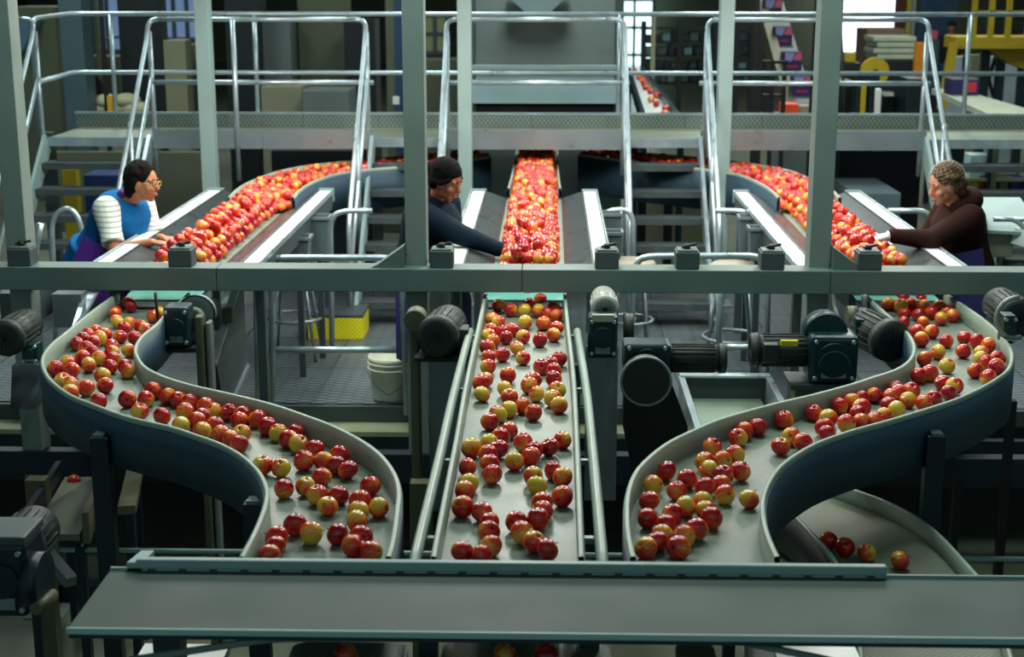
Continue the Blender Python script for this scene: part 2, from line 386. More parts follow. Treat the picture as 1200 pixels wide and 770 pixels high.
# ================================================================ columns and the long beam
def column(px, D, wpx, ztop, zbot, label, mat, side, cap=None):
    x = PD(px, 200, D).x; wd = wpx/F*D
    c = thing('column', label, 'column', (x, D+.07, zbot))
    obj('shaft', G().span((x-wd/2, D, zbot), (x+wd/2, D+.15, ztop)), mat, c, .004)
    obj('base_plate', G().span((x-wd, D-.05, zbot), (x+wd, D+.2, zbot+.015)), mat, c)
    return c, x
BD = 7.82
cols = []
for px, lb in ((12, 'square grey green column at the far left edge, rising from the long beam'), (486, 'square grey green column left of the straight belt, rising from the long beam'),
               (966, 'square grey green column beside the right table, rising from the long beam')):
    c, x = column(px, BD+.1, 25, 3.4, PITZ, lb, M('column_paint', (112, 126, 120), .5, 0, .08, 4), 1); cols.append(x)
    s = -1 if px < 900 else 1
    if px > 20: obj('gusset', G().prism([(x+s*.06, BD-.0+.03, 1.1), (x+s*.24, BD+.03, 1.1), (x+s*.2, BD+.03, 1.12), (x+s*.06, BD+.03, 1.22)], (0, .1, 0)), PAINT, c)
for px, lb in ((244, 'pale slim column against the walkway behind the left table'), (545, 'pale slim column behind the person in navy'),
               (847, 'pale slim column against the walkway beside the right table')):
    column(px, 11.8, 16, 3.6, 0.012, lb, PALE, 1)
zt, zb = 1.1, .95
bt = PD(600, 316, BD).z; bb = PD(600, 343, BD).z
bm_ = thing('long_beam', 'long horizontal grey green steel beam across the whole line', 'beam', (0, BD+.08, bb))
xs = [-3.6, XD(245, BD), XD(612, BD), XD(983, BD), 3.8]
for a, b in zip(xs, xs[1:]):
    obj('beam_section', G().span((a+.0015, BD, bb), (b-.0015, BD+.17, bt)), PAINT, bm_, .004)
for i, (px, lb) in enumerate(((8, 'at the far left edge'), (201, 'before the hands of the person in blue'), (515, 'below the person in navy'), (714, 'right of the straight belt'),
               (811, 'before the staircase right of the straight belt'), (913, 'left of the right column'), (1030, 'before the white glove'))):
    x = XD(px, BD); b = thing('clamp_block', 'grey clamp block on the long beam %s' % lb, 'block', (x, BD+.08, bt))
    obj('block_body', G().span((x-.064, BD+.02, bt), (x+.064, BD+.15, bt+.095)), PAINTD, b, .006)
    obj('cap_plate', G().span((x-.055, BD+.03, bt+.095), (x+.055, BD+.14, bt+.105)), PAINT, b, .003)
    obj('bolt', G().cyl((x, BD+.08, bt+.1), (x, BD+.08, bt+.13), .018, 8), BLACK, b)
    obj('lever', G().bar((x-.03, BD+.07, bt+.115), (x+.05, BD+.09, bt+.13), .015, .012), BLACK, b)
# ================================================================ conveyors with curved walls
def spl(pts, n):
    P = [V(p) for p in pts]; P = [P[0]*2-P[1]]+P+[P[-1]*2-P[-2]]; out = []
    for i in range(1, len(P)-2):
        a, b, c, d = P[i-1:i+3]
        for k in range(10):
            t = k/10; out.append(.5*((2*b)+(c-a)*t+(2*a-5*b+4*c-d)*t*t+(-a+3*b-3*c+d)*t**3))
    out.append(P[-2])
    L = [0]
    for a, b in zip(out, out[1:]): L.append(L[-1]+(b-a).length)
    res = []; j = 0
    for k in range(n):
        s = L[-1]*k/(n-1)
        while j < len(L)-2 and L[j+1] < s: j += 1
        t = (s-L[j])/max(1e-9, L[j+1]-L[j]); res.append(out[j]*(1-t)+out[j+1]*t)
    return res
def wall(line, inward, z0, z1, zs, th=.014):
    """strip wall following line: returns (liner, skirt)"""
    n = len(line); li = G(); sk = G(); nr = []
    for i in range(n):
        t = (line[min(i+1, n-1)]-line[max(i-1, 0)]); t.z = 0; t.normalize(); nr.append(V((-t.y, t.x, 0))*inward)
    def strip(g, rows, closed=False):
        m = len(rows); vs = [p for R in zip(*rows) for p in R]; fs = []
        for i in range(n-1):
            for k in range(m if closed else m-1): fs.append((i*m+k, i*m+(k+1) % m, (i+1)*m+(k+1) % m, (i+1)*m+k))
        g.add(vs, fs, True)
    up = V((0, 0, 1))
    inn = [p+q*th for p, q in zip(line, nr)]
    f = lambda L, z: [V((p.x, p.y, z)) for p in L]
    strip(li, [f(inn, z0-.03), f(inn, z1-.004), f([p+q*th*.7 for p, q in zip(line, nr)], z1), f([p+q*th*-.1 for p, q in zip(line, nr)], z1), f([p-q*th*.3 for p, q in zip(line, nr)], z1-.008), f([p-q*th*.3 for p, q in zip(line, nr)], z0-.03)], True)
    out1 = [p-q*.002 for p, q in zip(line, nr)]; out2 = [p-q*.008 for p, q in zip(line, nr)]
    strip(sk, [f(out1, z1-.02), f(out2, z1-.02), f(out2, zs), f(out1, zs)], True)
    return li, sk, nr
def conveyor(name, label, Apx, Bpx, zb, wh, zskirt, n=48, belt=BELTM, legs=(), skirt=SKIRT, world=False, rimm=RIMM):
    zr = zb+wh
    A = spl(Apx if world else [PZ(x, y, zr) for x, y in Apx], n); B = spl(Bpx if world else [PZ(x, y, zr) for x, y in Bpx], n)
    c = sum(A+B, V())/(2*n)
    root = thing(name, label, 'conveyor', (c.x, c.y, PITZ if zb < 1.1 and legs else zskirt))
    # which side is inward
    t = A[n//2+1]-A[n//2-1]; nn = V((-t.y, t.x, 0)); sA = 1 if nn.dot(B[n//2]-A[n//2]) > 0 else -1
    for L, s in ((A, sA), (B, -sA)):
        li, sk, nr = wall(L, s, zb, zr, zskirt)
        obj('side_wall', li, rimm, root); obj('skirt', sk, skirt, root)
    g = G(); vs = []; fs = []; m = 7
    for i in range(n):
        for k in range(m):
            t = .03+.94*k/(m-1); p = A[i]*(1-t)+B[i]*t; vs.append((p.x, p.y, zb))
    for i in range(n-1):
        for k in range(m-1): fs.append((i*m+k, i*m+k+1, (i+1)*m+k+1, (i+1)*m+k))
    nv = len(vs); vs += [(x, y, z-.03) for x, y, z in vs]; fs += [tuple(nv+q for q in f)[::-1] for f in fs]
    g.add(vs, fs); obj('belt', g, belt, root)
    for (px, py, D) in legs:
        p = PZ(px, py, zr)
        p = min(A+B, key=lambda q: (q-p).length); o = p + (p-(c if D else p)).normalized()*0
        dirn = V((0, -1, 0)); o = p+dirn*.045
        obj('leg', G().span((o.x-.038, o.y-.03, PITZ), (o.x+.038, o.y+.03, zb-.01)), NAVY, root, .004)
        obj('leg_clamp', G().span((o.x-.022, o.y-.034, zb-.01), (o.x+.022, o.y+.02, zb+.004)), M('clamp_steel', (96, 112, 116), .4, .5), root)
    return root, A, B
ZB, WH = .84, .095
LA = [(137, 343), (110, 362), (80, 386), (58, 404), (48, 421), (53, 439), (67, 453), (84, 464), (107, 473), (133, 483), (160, 491), (200, 500), (227, 509), (253, 518), (275, 529), (291, 541), (304, 556), (311, 575), (308, 594), (297, 622), (281, 652)]
LB = [(222, 343), (207, 357), (195, 368), (184, 380), (168, 393), (160, 407), (163, 419), (173, 431), (197, 442), (227, 451), (267, 460), (320, 473), (367, 489), (393, 499), (424, 515), (447, 532), (463, 553), (469, 572), (468, 593), (463, 630), (457, 652)]
RA = [(1109, 343), (1130, 357), (1157, 376), (1175, 393), (1187, 412), (1184, 431), (1168, 444), (1147, 456), (1120, 468), (1080, 481), (1040, 493), (1000, 504), (960, 518), (936, 531), (916, 546), (903, 564), (896, 585), (897, 608), (903, 630), (913, 652)]
RB = [(1011, 343), (1043, 372), (1062, 389), (1070, 405), (1066, 420), (1050, 432), (1020, 442), (999, 449), (955, 461), (908, 472), (867, 483), (838, 492), (810, 504), (780, 519), (754, 540), (741, 557), (734, 580), (733, 610), (736, 635), (740, 652)]
CA = [(568, 343), (547, 439), (534, 510), (518, 590), (506, 652)]
CB = [(663, 343), (667, 385), (673, 439), (677, 510), (680, 580), (683, 652)]
cvL, LAw, LBw = conveyor('curved_conveyor', 'S-curved belt conveyor with pale walls and blue steel skirt on the left', LA, LB, ZB, WH, .71, 64, legs=((120, 478, 1), (300, 550, 0)))
cvR, RAw, RBw = conveyor('curved_conveyor', 'S-curved belt conveyor with pale walls and blue steel skirt on the right', RA, RB, ZB, WH, .69, 64, legs=((1094, 477, 1),))
cvC, CAw, CBw = conveyor('straight_conveyor', 'straight pale belt conveyor down the middle carrying scattered apples', CA, CB, ZB, WH, .72, 20)
for L, s, dpx, lb in ((CAw, -1, 0, ''), (CBw, 1, 0, '')):
    pts = [V((p.x+s*(.045+.02*(i/19)), p.y, ZB+.02)) for i, p in enumerate(L) if 2 < i < 20]
    obj('guide_tube', G().tube(pts, .02, 10), RIMM, cvC)
    for k in (3, 8, 13, 17):
        p = L[k]; obj('tube_bracket', G().span((min(p.x, p.x+s*.06), p.y-.012, ZB-.02), (max(p.x, p.x+s*.06), p.y+.012, ZB+.0)), RIMM, cvC)
for x, y in ((CAw[18].x-.03, CAw[18].y), (CBw[18].x+.03, CBw[18].y), (CAw[4].x-.03, CAw[4].y), (CBw[4].x+.03, CBw[4].y)):
    obj('leg', G().span((x-.03, y-.03, PITZ), (x+.03, y+.03, ZB-.1)), PAINTD, cvC)
# lower belt passing under the right curve
LO = [(905, 545), (940, 550), (981, 566), (1042, 588), (1089, 615), (1131, 657), (1165, 700), (1190, 780)]
LI = [(850, 560), (885, 575), (925, 600), (951, 625), (973, 650), (992, 690), (1003, 730), (1010, 800)]
cvX, LOw, LIw = conveyor('lower_curved_conveyor', 'lower curved belt running under the right S-curve, almost empty', LO, LI, .42, .07, .3, 40, BELTL, skirt=BLACK)
# ================================================================ sorting tables
TZ = 1.0
PL = {}
def pile_space(A, B): return (A, B)
TX = [PD(320, 225, 11.1).x, PD(626, 225, 11.1).x, PD(932, 225, 11.1).x]
TY0, TY1 = 8.12, 11.05
tn = ('left', 'middle', 'right'); sections = []
for X, nm in zip(TX, tn):
    t = thing('sorting_table', 'sorting table heaped with apples between white edge strips, %s one of three' % nm, 'table', (X, 9.6, .012))
    obj('bed', G().span((X-.235, TY0, TZ-.03), (X+.235, TY1, TZ)), BELTM, t)
    for s in (-1, 1):
        f = lambda a: X+s*a
        obj('sloping_plate', G().prism([(f(.205), TY0, TZ+.005), (f(.36), TY0, TZ+.06), (f(.36), TY0, TZ+.05), (f(.205), TY0, TZ-.01)], (0, TY1-TY0, 0)), DARKPL, t)
        for q in range(2):
            ya, yb = TY0+(TY1-TY0)*q/2, TY0+(TY1-TY0)*(q+1)/2
            obj('white_strip', G().span((f(.37), ya+.03, TZ+.04), (f(.46), yb-.003 if q == 0 else yb-.05, TZ+.066)), WHITE, t, .003)
        obj('edge_angle', G().span((f(.465), TY0, TZ+.045), (f(.475), TY1, TZ+.075)), GALV, t)
        obj('edge_angle', G().span((f(.358), TY0, TZ+.03), (f(.368), TY1, TZ+.07)), PAINTD, t)
        obj('end_angle', G().span((f(.358), TY1-.02, TZ-.02), (f(.475), TY1, TZ+.078)), PALE, t)
        obj('side_panel', G().span((f(.45), TY0+.02, TZ-.07), (f(.462), TY1-.02, TZ+.03)), PAINTD, t)
        for y in (8.35, 10.9): obj('leg', G().span((f(.40), y-.03, 0.012), (f(.45), y+.03, TZ-.1)), PAINTD, t)
    A = [V((X-.2, TY0+.02+(TY1-TY0)*i/10, TZ)) for i in range(11)]; B = [V((X+.2, p.y, TZ)) for p in A]
    sections.append((A, B, TZ, 3))
# chutes from the tables down onto the belts
for X, nm, A, B in zip(TX, tn, (LAw, CAw, RBw), (LBw, CBw, RAw)):
    a, b = A[0], B[0]; y1 = TY0+.03
    g = G().add([(a.x+.02, a.y, ZB+.015), (b.x-.02, b.y, ZB+.015), (X+.22, y1+.25, TZ-.03), (X-.22, y1+.25, TZ-.03),
                 (a.x+.02, a.y, ZB+.0), (b.x-.02, b.y, ZB+.0), (X+.22, y1+.25, TZ-.05), (X-.22, y1+.25, TZ-.05)], [(0, 1, 2, 3), (7, 6, 5, 4), (0, 4, 5, 1), (1, 5, 6, 2), (2, 6, 7, 3), (3, 7, 4, 0)])
    f_ = lambda u, q: V((a.x*(1-u)+(X-.22)*u, a.y*(1-u)+(y1+.25)*u, (ZB+.015)*(1-u)+(TZ-.03)*u)) if q == 0 else V((b.x*(1-u)+(X+.22)*u, a.y*(1-u)+(y1+.25)*u, (ZB+.015)*(1-u)+(TZ-.03)*u))
    sections.append(([f_(u, 0) for u in (.55, .75, 1)], [f_(u, 1) for u in (.55, .75, 1)], None, 1))
    dc = thing('drop_chute', 'drop chute with an aqua strip between the %s sorting table and its belt' % nm, 'chute', ((a.x+b.x)/2, y1+.1, ZB))
    obj('chute_plate', g, M('chute_steel', (70, 80, 80), .45, .3), dc)
    p_, q_ = f_(.16, 0), f_(.16, 1); p2, q2 = f_(.42, 0), f_(.42, 1); up_ = V((0, 0, .004))
    obj('aqua_strip', G().prism([p_+up_, q_+up_, q2+up_, p2+up_], (0, 0, .004)), M('aqua_plastic', (140, 214, 200), .35), dc)
# feed belts behind the tables
LF = [PD(0, 0, 1)]
fz = 1.03
rcL, a1, b1 = conveyor('feed_conveyor', 'curved feed belt bringing apples to the left sorting table from under the walkway',
    [(267, 231), (280, 219), (300, 209), (330, 199), (370, 192), (430, 186), (500, 180), (560, 175)], [(344, 231), (352, 222), (368, 212), (395, 203), (430, 198), (480, 194), (530, 189), (575, 183)], fz-.02, .105, .78, 30)
rcR, a2, b2 = conveyor('feed_conveyor', 'curved feed belt bringing apples to the right sorting table from under the walkway',
    [(985, 231), (972, 219), (950, 209), (925, 199), (880, 191), (820, 184), (750, 178), (690, 172)], [(912, 231), (903, 222), (886, 212), (862, 203), (820, 197), (770, 192), (720, 186), (678, 180)], fz-.02, .105, .78, 30)
rcC, a3, b3 = conveyor('feed_conveyor', 'straight feed belt bringing apples to the middle sorting table from under the walkway',
    [V((TX[1]-.2, 11.07, fz+.05)), V((TX[1]-.19, 12, fz+.05)), V((TX[1]-.19, 13.9, fz+.05))], [V((TX[1]+.2, 11.07, fz+.05)), V((TX[1]+.19, 12, fz+.05)), V((TX[1]+.19, 13.9, fz+.05))], fz, .05, .82, 12, world=True)
sections += [(a1, b1, fz-.02, 2), (b2, a2, fz-.02, 2), (a3, b3, fz, 2)]
# ================================================================ apples
def apple_profile(R, dz):
    pr = []
    for i in range(13):
        a = PI*i/12; r = math.sin(a)*(1+.05*math.cos(a)); z = -math.cos(a)*dz
        if i in (12,): z -= .30
        if i == 11: z -= .02
        if i in (0,): z += .22
        if i == 12: r = .015
        if i == 0: r = .02
        pr.append((r*R, z*R))
    return pr
def apple_mesh(name, R, dz, mat, seg=18):
    g = G().lathe(apple_profile(R, dz), seg)
    me = bpy.data.meshes.new(name)
    # slight five-lobed shape
    for v in g.v:
        a = math.atan2(v.y, v.x); k = 1+.018*math.cos(5*a)*(.5-v.z/R*.5); v.x *= k; v.y *= k
    me.from_pydata([tuple(v) for v in g.v], [], g.f)
    bm = bmesh.new(); bm.from_mesh(me); bmesh.ops.recalc_face_normals(bm, faces=bm.faces); bm.to_mesh(me); bm.free()
    me.polygons.foreach_set('use_smooth', [True]*len(me.polygons)); me.materials.append(mat); return me
AM = {'r': apple_mat('apple_skin_red', .26), 'o': apple_mat('apple_skin_blushed', -.04), 'y': apple_mat('apple_skin_yellow', -.28)}
AME = {c: [apple_mesh('apple', 1.0, h, AM[c]) for h in (.90, .95, .86)] for c in 'roy'}
for c in AME:                       # scale so that the unit mesh is metres: radius .0375
    for me in AME[c]: me.transform(Matrix.Scale(.0375, 4))
stem_me = bpy.data.meshes.new('stem'); sg = G().tube([(0, 0, .018), (.001, 0, .030), (.004, .001, .040)], [.0012, .0012, .0018], 6)
stem_me.from_pydata([tuple(v) for v in sg.v], [], sg.f); stem_me.materials.append(M('stem_brown', (60, 44, 22), .7))
LEFT = '''153,343r 139,355r 153,359r 125,367o 135,369o 137,377y 151,379o 145,385r 141,395r 180,371r 187,367o 165,383r 171,387r 159,397r 151,411y 113,389r 123,393r 115,397o
92,393r 85,403r 98,399r 109,401r 101,409o 108,414r 131,406r 131,413o 133,421o 97,420r 115,420y 104,428o 65,432r 80,425r 84,434o 129,430r 146,430r 153,435o 74,446o 82,451o 88,458y 96,456y
120,441o 123,452r 115,471r 149,468r 171,468o 164,482o 190,488r 193,456r 201,464r 214,468r 217,483o 212,498y 242,466r 248,476y 255,482o 265,483r 237,488r 230,493r 252,499r 237,505o
260,510r 268,514r 293,484r 282,491r 283,508y 280,521r 307,489o 313,500r 328,507o 338,515r 357,504r 350,520o 369,527r 361,540r 308,545y 329,548o 380,542o 398,534o 391,545r 406,550r
377,559o 358,570y 333,573r 372,580r 397,581r 384,593y 434,569r 422,587r 444,595o 420,598o 418,611o 346,615r 365,625y 322,631o 316,644o 306,647r 395,626r 423,630r 415,640r 435,647o'''
MID = '''583,347r 584,358o 601,344r 618,348o 633,352o 649,347o 601,364o 612,364o 621,357r 632,365o 649,361r 641,368r 651,370r 575,374r 584,378y 615,378o 637,379r 652,385r 649,393o 633,399r
571,388r 571,394o 585,389r 599,387r 593,396r 613,395o 578,400r 571,407r 589,416r 606,408o 613,420o 572,419o 572,430o 655,421r 635,430r 649,435o 645,427r 595,440r 592,456o 597,465o 568,446r 560,449r
565,462y 625,445r 620,452r 629,462o 649,444r 653,457y 648,467o 655,475o 612,476r 597,480y 584,485o 625,484o 574,494r 597,505r 587,512r 551,525o 573,519y 584,526r 572,533r 613,519o 625,528r 603,541o
622,535r 644,524r 659,516r 548,548r 574,543r 577,556r 625,558y 648,552o 659,559o 629,569y 660,582r 550,566y 545,576r 542,594o 565,600r 635,590r 635,600o 631,608r 573,613r 573,623r 605,612r 612,624o
628,636o 640,643r 575,640o 545,647r 561,651r'''
RIGHT = '''1029,348r 1040,343r 1043,357o 1058,351r 1054,358o 1067,357r 1079,352r 1095,348r 1083,359r 1060,368o 1077,369r 1092,367o 1101,360r 1111,365r 1122,370r 1103,374o 1082,379r 1059,379r 1074,388o 1092,389r
1080,398r 1109,400r 1099,413o 1083,421r 1110,429o 1130,396r 1129,412r 1145,400r 1160,405o 1150,413o 1163,421y 1174,421r 1168,430r 1155,425r 1143,435r 1158,443o 1085,438y 1067,438r 1105,449r 1118,452o 1112,461r
1093,468r 1083,473r 1066,458r 1064,469y 1053,461o 971,471o 989,465r 1001,471r 1009,477o 1029,451r 1022,462r 1037,464r 1043,475r 1050,480y 1036,488o 1023,493r 1005,486r 996,496o 1008,495r 971,490o 966,501o
969,509r 913,490r 947,482r 880,498r 865,513o 866,504r 915,523o 927,512o 941,519r 835,524r 781,552r 766,569y 805,562o 793,575r 827,541r 831,551o 849,539y 858,535o 868,552r 847,556r 845,567r 826,571o
850,580o 878,585o 761,587o 824,588o 827,598r 804,594o 759,608r 789,603r 781,615r 834,607r 815,621o 803,628y 776,628o 759,641o 770,634o 795,642r'''
def seg_clamp(p, A, B, r):
    """keep p between the two walls"""
    for L, O in ((A, B), (B, A)):
        q = min(L, key=lambda w: (w.x-p.x)**2+(w.y-p.y)**2); o = min(O, key=lambda w: (w.x-q.x)**2+(w.y-q.y)**2)
        n = V((o.x-q.x, o.y-q.y)); n.normalize(); d = (p.x-q.x)*n.x+(p.y-q.y)*n.y
        if d < r+.018: p.x += n.x*(r+.018-d); p.y += n.y*(r+.018-d)
def place(txt, A, B, zb, belt, group, zones):
    P = []
    for tok in txt.split():
        x, y = tok[:-1].split(','); col = tok[-1]; x = float(x); y = float(y)
        R = random.uniform(.0365, .0412); w = PZ(x, y-1, zb+R); P.append([w, R, col, y])
    for it in range(16):
        for i in range(len(P)):
            for j in range(i+1, len(P)):
                a, b = P[i][0], P[j][0]; dx, dy = b.x-a.x, b.y-a.y; m = (P[i][1]+P[j][1])*.945; d2 = dx*dx+dy*dy
                if d2 < m*m:
                    d = math.sqrt(d2) or 1e-4; k = (m-d)/2*.8/d; a.x -= dx*k; a.y -= dy*k; b.x += dx*k; b.y += dy*k
        for p in P: seg_clamp(p[0], A, B, p[1])
    CLS = {}
    for w, R, col, y in P:
        me = random.choice(AME[col]); o = bpy.data.objects.new('apple', me); COL.objects.link(o)
        s = R/.0375; o.scale = (s, s, s); o.location = (w.x, w.y, zb+R*.93)
        o.rotation_euler = (random.gauss(0, .9), random.gauss(0, .9), random.uniform(0, 6.3))
        z = [n for lim, n in zones if y < lim][0]
        q = min(A, key=lambda v: (v.x-w.x)**2+(v.y-w.y)**2); q2 = min(B, key=lambda v: (v.x-w.x)**2+(v.y-w.y)**2)
        da, db = (V((q.x-w.x, q.y-w.y))).length, (V((q2.x-w.x, q2.y-w.y))).length; t = da/(da+db)
        side = ('by the left wall' if t < .33 else 'by the right wall' if t > .67 else 'mid belt') if A[0].x < B[0].x else ('by the right wall' if t < .33 else 'by the left wall' if t > .67 else 'mid belt')
        CLS.setdefault((col, side, z), []).append((w.y, o))
        if y > 470:
            st = bpy.data.objects.new('stem', stem_me); COL.objects.link(st); st.parent = o
    ORD = ['nearest', 'second nearest', 'third nearest', 'fourth nearest', 'fifth nearest', 'sixth nearest', 'seventh nearest', 'eighth nearest', 'ninth nearest', 'tenth nearest', 'eleventh nearest', 'twelfth nearest', 'thirteenth nearest', 'fourteenth nearest', 'fifteenth nearest']
    for (col, side, z), L_ in CLS.items():
        cn = {'r': 'deep red', 'o': 'orange-red', 'y': 'mostly yellow'}[col]
        for i, (yy, o) in enumerate(sorted(L_, key=lambda q: q[0])):
            tag(o, '%s%s apple %s, %s, %s' % ('' if len(L_) == 1 else ORD[min(i, 14)]+' ', cn, side, z, belt), 'apple', group)
place(LEFT, LAw, LBw, ZB, 'left curved belt', 'apples on the left S-curved belt', [(440, 'far bend'), (530, 'middle stretch'), (900, 'near bend')])
place(MID, CAw, CBw, ZB, 'straight middle belt', 'apples on the straight middle belt', [(410, 'far part'), (510, 'middle part'), (900, 'near part')])
place(RIGHT, RBw, RAw, ZB, 'right curved belt', 'apples on the right S-curved belt', [(440, 'far bend'), (530, 'middle stretch'), (900, 'near bend')])
place('971,634r 990,641r 1016,648y 1055,657r', LIw, LOw, .42, 'lower belt below right curve', 'apples on the lower belt', [(900, 'open stretch')])
# heaps: one mesh of all the apples on the tables and feed belts
hv, hf, hc, hr = [], [], [], []
base = G().lathe([(math.sin(PI*i/7)*1.0 if 0 < i < 7 else .02, -math.cos(PI*i/7)*.9+(-.25 if i == 7 else .18 if i == 0 else 0)) for i in range(8)], 10)
def heap_apple(p):
    R = random.uniform(.035, .0395); rot = Matrix.Rotation(random.gauss(0, .9), 3, 'X') @ Matrix.Rotation(random.gauss(0, .9), 3, 'Y') @ Matrix.Rotation(random.uniform(0, 6.28), 3, 'Z')
    n = len(hv); q = random.random()
    for v in base.v: hv.append(p + rot @ (v*R)); hc.append(v*.0375)
    for f in base.f: hf.append([n+i for i in f])
    hr.extend([q]*len(base.v))
for A, B, z, layers in sections:
    L = sum(((A[i]+B[i])/2-(A[i+1]+B[i+1])/2).length for i in range(len(A)-1)); W = (A[len(A)//2]-B[len(A)//2]).length
    for ly in range(layers):
        ni = int(L/.069); nj = max(2, int((W-.01)/.072)-(0, 1, 3)[ly])
        for i in range(ni):
            u = (i+.5*(ly % 2)+random.uniform(-.12, .12))/ni*(len(A)-1); u = min(max(u, 0), len(A)-1.001); k = int(u); t = u-k
            a, b = A[k]*(1-t)+A[k+1]*t, B[k]*(1-t)+B[k+1]*t
            for j in range(nj):
                if ly == 2 and random.random() < .45: continue
                if ly == 1 and random.random() < (.5 if z is not None and TZ+.001 < z < TZ+.015 else .06): continue
                s = (j+.5+random.uniform(-.12, .12)+(.25 if (i+ly) % 2 else -.25))/nj
                mg = (.042, .06, .12)[ly]/W; s = mg+(1-2*mg)*s; s = min(max(s, mg*.9), 1-mg*.9)
                p = a*(1-s)+b*s; heap_apple(V((p.x, p.y, (p.z if z is None else z)+.037+ly*.052+random.uniform(-.006, .008))))
# =HEAP-EXTRA=
# far white conveyor with a few dark apples (its apples belong to the rest)
wc = thing('white_conveyor', 'short white belt conveyor beyond the walkway, right of the big hopper', 'conveyor', (1.9, 16.2, 0))
qa = [PD(737, 86, 18.6), PD(752, 84, 18.6), PD(798, 146, 13.9), PD(755, 146, 13.9)]
obj('belt', G().prism(qa, (0, 0, -.04)), WHITE, wc)
for a, b in ((qa[0], qa[3]), (qa[1], qa[2])): obj('side_rail', G().bar(a+V((0, 0, .0)), b, .04, .14), TEAL, wc)
for p in (qa[0], qa[1], qa[2], qa[3]): obj('leg', G().span((p.x-.03, p.y-.03, 0), (p.x+.03, p.y+.03, p.z-.05)), TEAL, wc)
for i in range(13):
    s, t = random.uniform(.15, .85), (i+.5)/13
    a, b = qa[0]*(1-t)+qa[3]*t, qa[1]*(1-t)+qa[2]*t; s = min(.85, s*.5+.45*t+.1); p = a*(1-s)+b*s
    heap_apple(p+V((0, 0, .036)))
for px, py in ((790, 132), (796, 140), (783, 128)):
    pass
me = bpy.data.meshes.new('apple_heap'); me.from_pydata([tuple(v) for v in hv], [], hf)
at = me.attributes.new('apple_coord', 'FLOAT_VECTOR', 'POINT'); at.data.foreach_set('vector', [q for v in hc for q in v])
at = me.attributes.new('apple_random', 'FLOAT', 'POINT'); at.data.foreach_set('value', hr)
me.polygons.foreach_set('use_smooth', [True]*len(me.polygons)); me.materials.append(apple_mat('apple_skin_heap', .17, True))
bm = bmesh.new(); bm.from_mesh(me); bmesh.ops.recalc_face_normals(bm, faces=bm.faces); bm.to_mesh(me); bm.free()
hp = bpy.data.objects.new('apple_heap', me); COL.objects.link(hp); hp['kind'] = 'stuff'
tag(hp, 'heaped red and yellow apples covering the sorting tables and feed belts', 'apples')
# ================================================================ people
def remesh(o, vox, smooth=2):
    m = o.modifiers.new('remesh', 'REMESH'); m.mode = 'VOXEL'; m.voxel_size = vox; m.use_smooth_shade = True
    if smooth:
        s = o.modifiers.new('smooth', 'SMOOTH'); s.iterations = smooth; s.factor = .5
def loft(g, secs, seg=20):
    """secs: (centre, side dir, side radius, depth dir, depth radius)"""
    n = len(g.v); vs = []; fs = []
    for c, a, ra, b, rb in secs:
        for k in range(seg):
            t = 2*PI*k/seg; vs.append(c + a*ra*math.cos(t) + b*rb*math.sin(t))
    m = len(secs)
    for i in range(m-1):
        for k in range(seg): fs.append((i*seg+k, i*seg+(k+1) % seg, (i+1)*seg+(k+1) % seg, (i+1)*seg+k))
    fs.append(tuple(range(seg))[::-1]); fs.append(tuple((m-1)*seg+k for k in range(seg)))
    return g.add(vs, fs, True)
def ik(s, h, l1, l2, hint):
    d = h-s; L = min(d.length, (l1+l2)*.999); u = d.normalized(); x = (l1*l1-l2*l2+L*L)/(2*L); hh = math.sqrt(max(0, l1*l1-x*x))
    n = (hint-u*hint.dot(u)).normalized(); return s+u*x+n*hh
def MC(name, col, rough=.9, metal=0, var=.12, scale=12, bump=0):
    return M(name, col, rough, metal, var, scale, bump, 0, .12)
